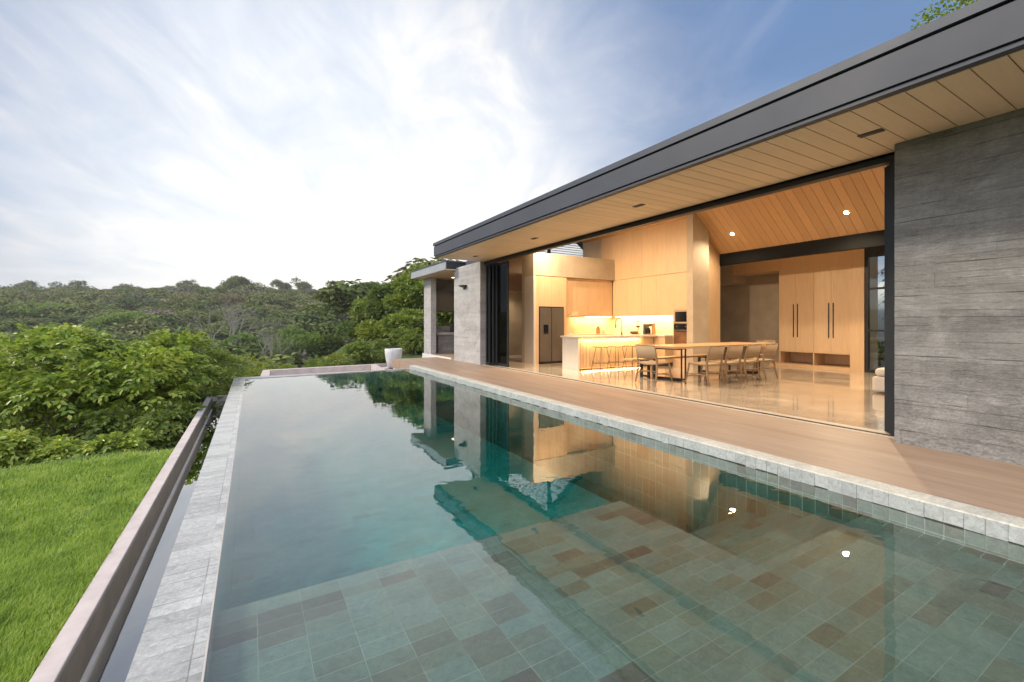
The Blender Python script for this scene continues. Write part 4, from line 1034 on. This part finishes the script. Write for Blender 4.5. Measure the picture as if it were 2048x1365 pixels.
# tree over the roof
x, y = 12.6, -.2
tree('tree', 'leafy tree rising above the roof at the top right', 17.6, 3.9, -.2, 11.6, 2.6, LM['mid'], 51, ncl=4600, card=.12, nlump=26, crown_from=.45, group=None)

# ---- valley forest
def mk_far():
    m, nt, out = newmat('valley_forest_leaves'); isl = nt.island(); p = nt.pos()
    at = nt.node('ShaderNodeAttribute'); at.attribute_name = 'tone'
    c = nt.ramp(at.outputs['Fac'], [(0, (.080, .112, .034)), (.25, (.115, .155, .042)), (.5, (.155, .185, .050)), (.68, (.19, .195, .066)), (.80, (.15, .155, .098)), (.90, (.20, .165, .12)), (1.0, (.25, .18, .125))])
    f = nt.math('ADD', nt.mapr(isl, 0, 1, .68, 1.25), nt.mapr(nt.noise(p, .35, 3), .3, .7, -.12, .12))
    c = nt.vmul(c, nt.comb(f, f, f))
    pr = principled(nt, out, c, .7, 0, None, .2)
    tr_ = nt.node('ShaderNodeBsdfTranslucent'); nt.put(tr_.inputs[0], c); mx = nt.node('ShaderNodeMixShader'); mx.inputs[0].default_value = .25
    nt.l.new(pr.outputs[0], mx.inputs[1]); nt.l.new(tr_.outputs[0], mx.inputs[2]); nt.l.new(mx.outputs[0], out.inputs[0]); return m
LM['far'] = mk_far()
def crown_proto(g, n, card, umbrella):
    nl = 13; cs = lumps(g, nl, .78, .34 if umbrella else .5, .3); cs[:, 2] += .15; rl = g.uniform(.22, .40, nl)
    p, u = crown_points(g, cs, rl, n, .55 if umbrella else .8, .8); nn = unit(u * .7 + np.array([0, 0, .8]) + g.normal(0, .35, u.shape))
    v, q = leaf_cards(p, unit(np.cross(nn, g.normal(size=u.shape))), nn, card * g.uniform(.7, 1.4, n), card * g.uniform(.3, .5, n))
    return v, q
g = np.random.default_rng(5)
protos = [crown_proto(g, 1250, .10, i % 3 != 0) for i in range(10)]
vs, qs, tn, off = [], [], [], 0
rows = 0; cnt = 0
sk = []
d = 40.0
while d < 330:
    step = 6.6 + d * .016
    pxs = np.arange(-160, 1010, F * step / d * .92)
    for px in pxs:
        dd = d + g.uniform(-.5, .5) * step; pp = px + g.uniform(-.4, .4) * F * step / d
        x, y = place(pp, dd)
        if x > 2 and y < 55 and dd < 50: continue
        R_ = (4.6 + d * .008) * g.uniform(.6, 1.8); Hh = g.uniform(7, 9) if d > 55 else g.uniform(5, 7.5)
        if d > 215: R_ *= .8
        z = zg(x, y) + Hh - R_ * .45
        v, q = protos[g.integers(0, 10)]; a = g.uniform(0, 6.28); ca_, sa_ = math.cos(a), math.sin(a)
        vv = v * np.array([R_, R_, R_ * g.uniform(.7, 1.0)]); vx = vv[:, 0] * ca_ - vv[:, 1] * sa_; vy = vv[:, 0] * sa_ + vv[:, 1] * ca_
        vs.append(np.stack([vx + x, vy + y, vv[:, 2] + z], -1)); qs.append(q + off); off += len(v)
        patch = .5 + .5 * math.sin(x * .021 + 1.7) * math.cos(y * .027 + .6)
        tn.append(np.full(len(q), min(1, max(0, .04 + .55 * patch * g.random() + .38 * g.random() + (.35 if g.random() < .13 else 0))))); cnt += 1
    d += step * .82
fo = npmesh('forest', np.concatenate(vs), np.concatenate(qs), LM['far'], tone=np.concatenate(tn)); tag(fo, 'dense wooded hillside across the valley', 'forest', kind='stuff')

# individual trees one can tell apart
LM['ridge'] = mat_leaf('ridge_tree_leaves', [(0, (.035, .05, .025)), (1, (.075, .09, .045))], .3, .7, .3)
LM['umb'] = mat_leaf('umbrella_tree_leaves', [(0, (.07, .12, .03)), (.6, (.13, .20, .05)), (1, (.20, .26, .07))], .3, .6, .3)
LM['grey'] = mat_leaf('dry_twig_tips', [(0, (.10, .085, .08)), (1, (.21, .17, .16))], .1, .8, .3)
LM['rust'] = mat_leaf('dry_rusty_leaves', [(0, (.14, .09, .06)), (1, (.24, .17, .11))], .2, .7, .3)
T(615, 62, 652, 5.6, 'umb', 61, 'broad green umbrella tree in the middle of the valley', ncl=5200, card=.42, flat=.2, crown_from=.45, nlump=26, sink=0, group='valley trees')
T(480, 68, 664, 4.6, 'umb', 62, 'green umbrella tree left of the broadest one', ncl=4200, card=.42, flat=.2, crown_from=.45, nlump=22, sink=0, group='valley trees')
T(90, 120, 618, 9.5, 'umb', 63, 'wide low green crown at the left of the valley', ncl=4200, card=.6, flat=.2, crown_from=.5, nlump=26, sink=0, group='valley trees')
T(255, 105, 632, 7.5, 'umb', 64, 'wide green crown above the shrubs on the left', ncl=4200, card=.6, flat=.2, crown_from=.5, nlump=24, sink=0, group='valley trees')
T(28, 215, 585, 12, 'ridge', 65, 'dark domed tree on the skyline at the left edge', ncl=3600, card=.9, flat=.2, crown_from=.4, nlump=22, sink=0, group='skyline trees')
T(478, 200, 552, 7, 'ridge', 66, 'tallest rounded tree on the skyline', ncl=3000, card=.8, flat=.5, crown_from=.3, nlump=18, sink=0, group='skyline trees')
T(758, 150, 548, 5.5, 'ridge', 67, 'tall dark tree on the skyline near the pavilion', ncl=3000, card=.7, flat=.5, crown_from=.3, nlump=18, sink=0, group='skyline trees')
T(700, 70, 640, 3.8, 'grey', 68, 'leafless grey purple tree right of the umbrella tree', ncl=1100, card=.5, crown_from=.2, nlump=16, sink=0, tmat='barkp', group='valley trees')
T(590, 52, 700, 2.3, 'grey', 69, 'bare grey bush below the umbrella tree', ncl=800, card=.34, crown_from=.2, nlump=14, sink=0, tmat='barkp', group='valley trees')
T(470, 150, 590, 5.5, 'rust', 70, 'rusty brown tree below the tallest skyline tree', ncl=1500, card=.6, crown_from=.3, nlump=16, sink=0, tmat='barkp', group='valley trees')
def bare_tree(label, px, d, ytop, seed):
    g = np.random.default_rng(seed); x, y = place(px, d); zt_ = 1.25 - (ytop - 648) * d / F; zb = zg(x, y); H = zt_ - zb
    t = empty('bare_tree', (x, y, zb), label=label, cat='tree', group='valley trees'); mb = MB()
    mb.tube([(0, 0, 0), (0, 0, H * .4)], [.35, .25], 7); mb.build('trunk', M['barkp'], t); mb = MB()
    def grow(p, dv, L, r, lev):
        e = p + dv * L; mid = p.lerp(e, .5) + Vector(g.normal(0, L * .05, 3)); mb.tube([p, mid, e], [r, r * .75, r * .5], 5)
        if lev:
            for _ in range(3): 
                nd = (dv + Vector(g.normal(0, .45, 3)) + Vector((0, 0, .12))).normalized(); grow(e, nd, L * .68, r * .5, lev - 1)
    for _ in range(5): grow(Vector((0, 0, H * .38)), Vector((g.normal(0, .7), g.normal(0, .5), 1)).normalized(), H * .24, .17, 4)
    mb.build('branches', M['barkp'], t)
bare_tree('pale leafless tree with forked branches left of centre in the valley', 455, 80, 600, 81)
bare_tree('pale leafless tree leaning over the umbrella tree', 520, 55, 655, 82)
# ragged skyline trees
gs_ = 'skyline trees'
ORD = 'first second third fourth fifth sixth seventh eighth ninth tenth eleventh twelfth thirteenth fourteenth fifteenth sixteenth seventeenth eighteenth nineteenth twentieth twenty-first twenty-second twenty-third twenty-fourth'.split()
sky_x = list(range(60, 860, 34)); proto = []
for i in range(5):
    gg = 300 + i
    t = tree('skyline_tree', 'thin crowned tree standing against the sky on the ridge', 0, 0, 0, 9.0, 3.3 + .3 * (i % 3), LM['ridge'], gg, ncl=420, card=.5, nlump=10, crown_from=.45, trunk=.2, group='thin crowned skyline trees', flat=.4)
    proto.append(t)
for i, px in enumerate(sky_x):
    o = proto[i] if i < 5 else copy_tree(proto[i % 5])
    d = random.uniform(235, 275); x, y = place(px + random.uniform(-12, 12), d); s_ = random.choice((.8, .95, 1.1, 1.3, 1.6, 1.9))
    tag(o, ORD[i] + ' thin crowned skyline tree on the ridge counting from the left')
    o.location = (x, y, zg(x, y) - 2.4); o.rotation_euler = (0, 0, random.uniform(0, 6)); o.scale = (s_, s_, s_ * random.uniform(.9, 1.15))

# ================================================================== air
mh, nt, out = newmat('pale_evening_haze'); pv_ = nt.node('ShaderNodeVolumePrincipled')
pv_.inputs['Color'].default_value = (.90, .88, .84, 1); pv_.inputs['Density'].default_value = .0004; pv_.inputs['Anisotropy'].default_value = 0.0
nt.l.new(pv_.outputs[0], out.inputs['Volume'])
hz = MB().box(-905, 905, -305, 1505, -18, 45).build('haze', mh); tag(hz, kind='stuff', label='thin evening haze over the valley', cat='haze')

# ================================================================== rear garden seen through the window
gwall = MB().box(17.5, 17.7, -6, 12, -.2, 2.6).build('garden_wall', mat_plain('pale_garden_wall', (.78, .80, .84), .8)); tag(gwall, 'pale garden wall outside the rear window', 'wall')
shrub('garden_shrub', 'red and green leafy plant outside the garden window', 15.6, 4.55, -.12, 3.6, .6, mat_leaf('red_green_leaves', [(0, (.06, .14, .03)), (.7, (.12, .25, .05)), (.85, (.4, .1, .05)), (1, (.5, .2, .08))], .4), 91, nf=420, fl=.4, leafL=.2, leafW=.03, cat='plant')
shrub('garden_shrub', 'low green plant at the foot of the garden window', 15.4, 5.2, -.12, .7, .5, LM['bright'], 92, nf=260, fl=.3, leafL=.16, leafW=.03, cat='plant')
rk = MB(); g = random.Random(3)
for i in range(26):
    x, y, r = g.uniform(14.6, 16.8), g.uniform(3.2, 6.2), g.uniform(.08, .22); rk.lathe([(r * .6, -.13), (r, -.13 + r * .5), (r * .7, -.13 + r * 1.1), (.01, -.13 + r * 1.25)], x, y, 9)
ro = rk.build('pebbles', mat_plain('river_stones', (.34, .27, .21), .8, var=.4, scale=3)); tag(ro, 'rounded stones on the ground outside the garden window', 'stones', kind='stuff')
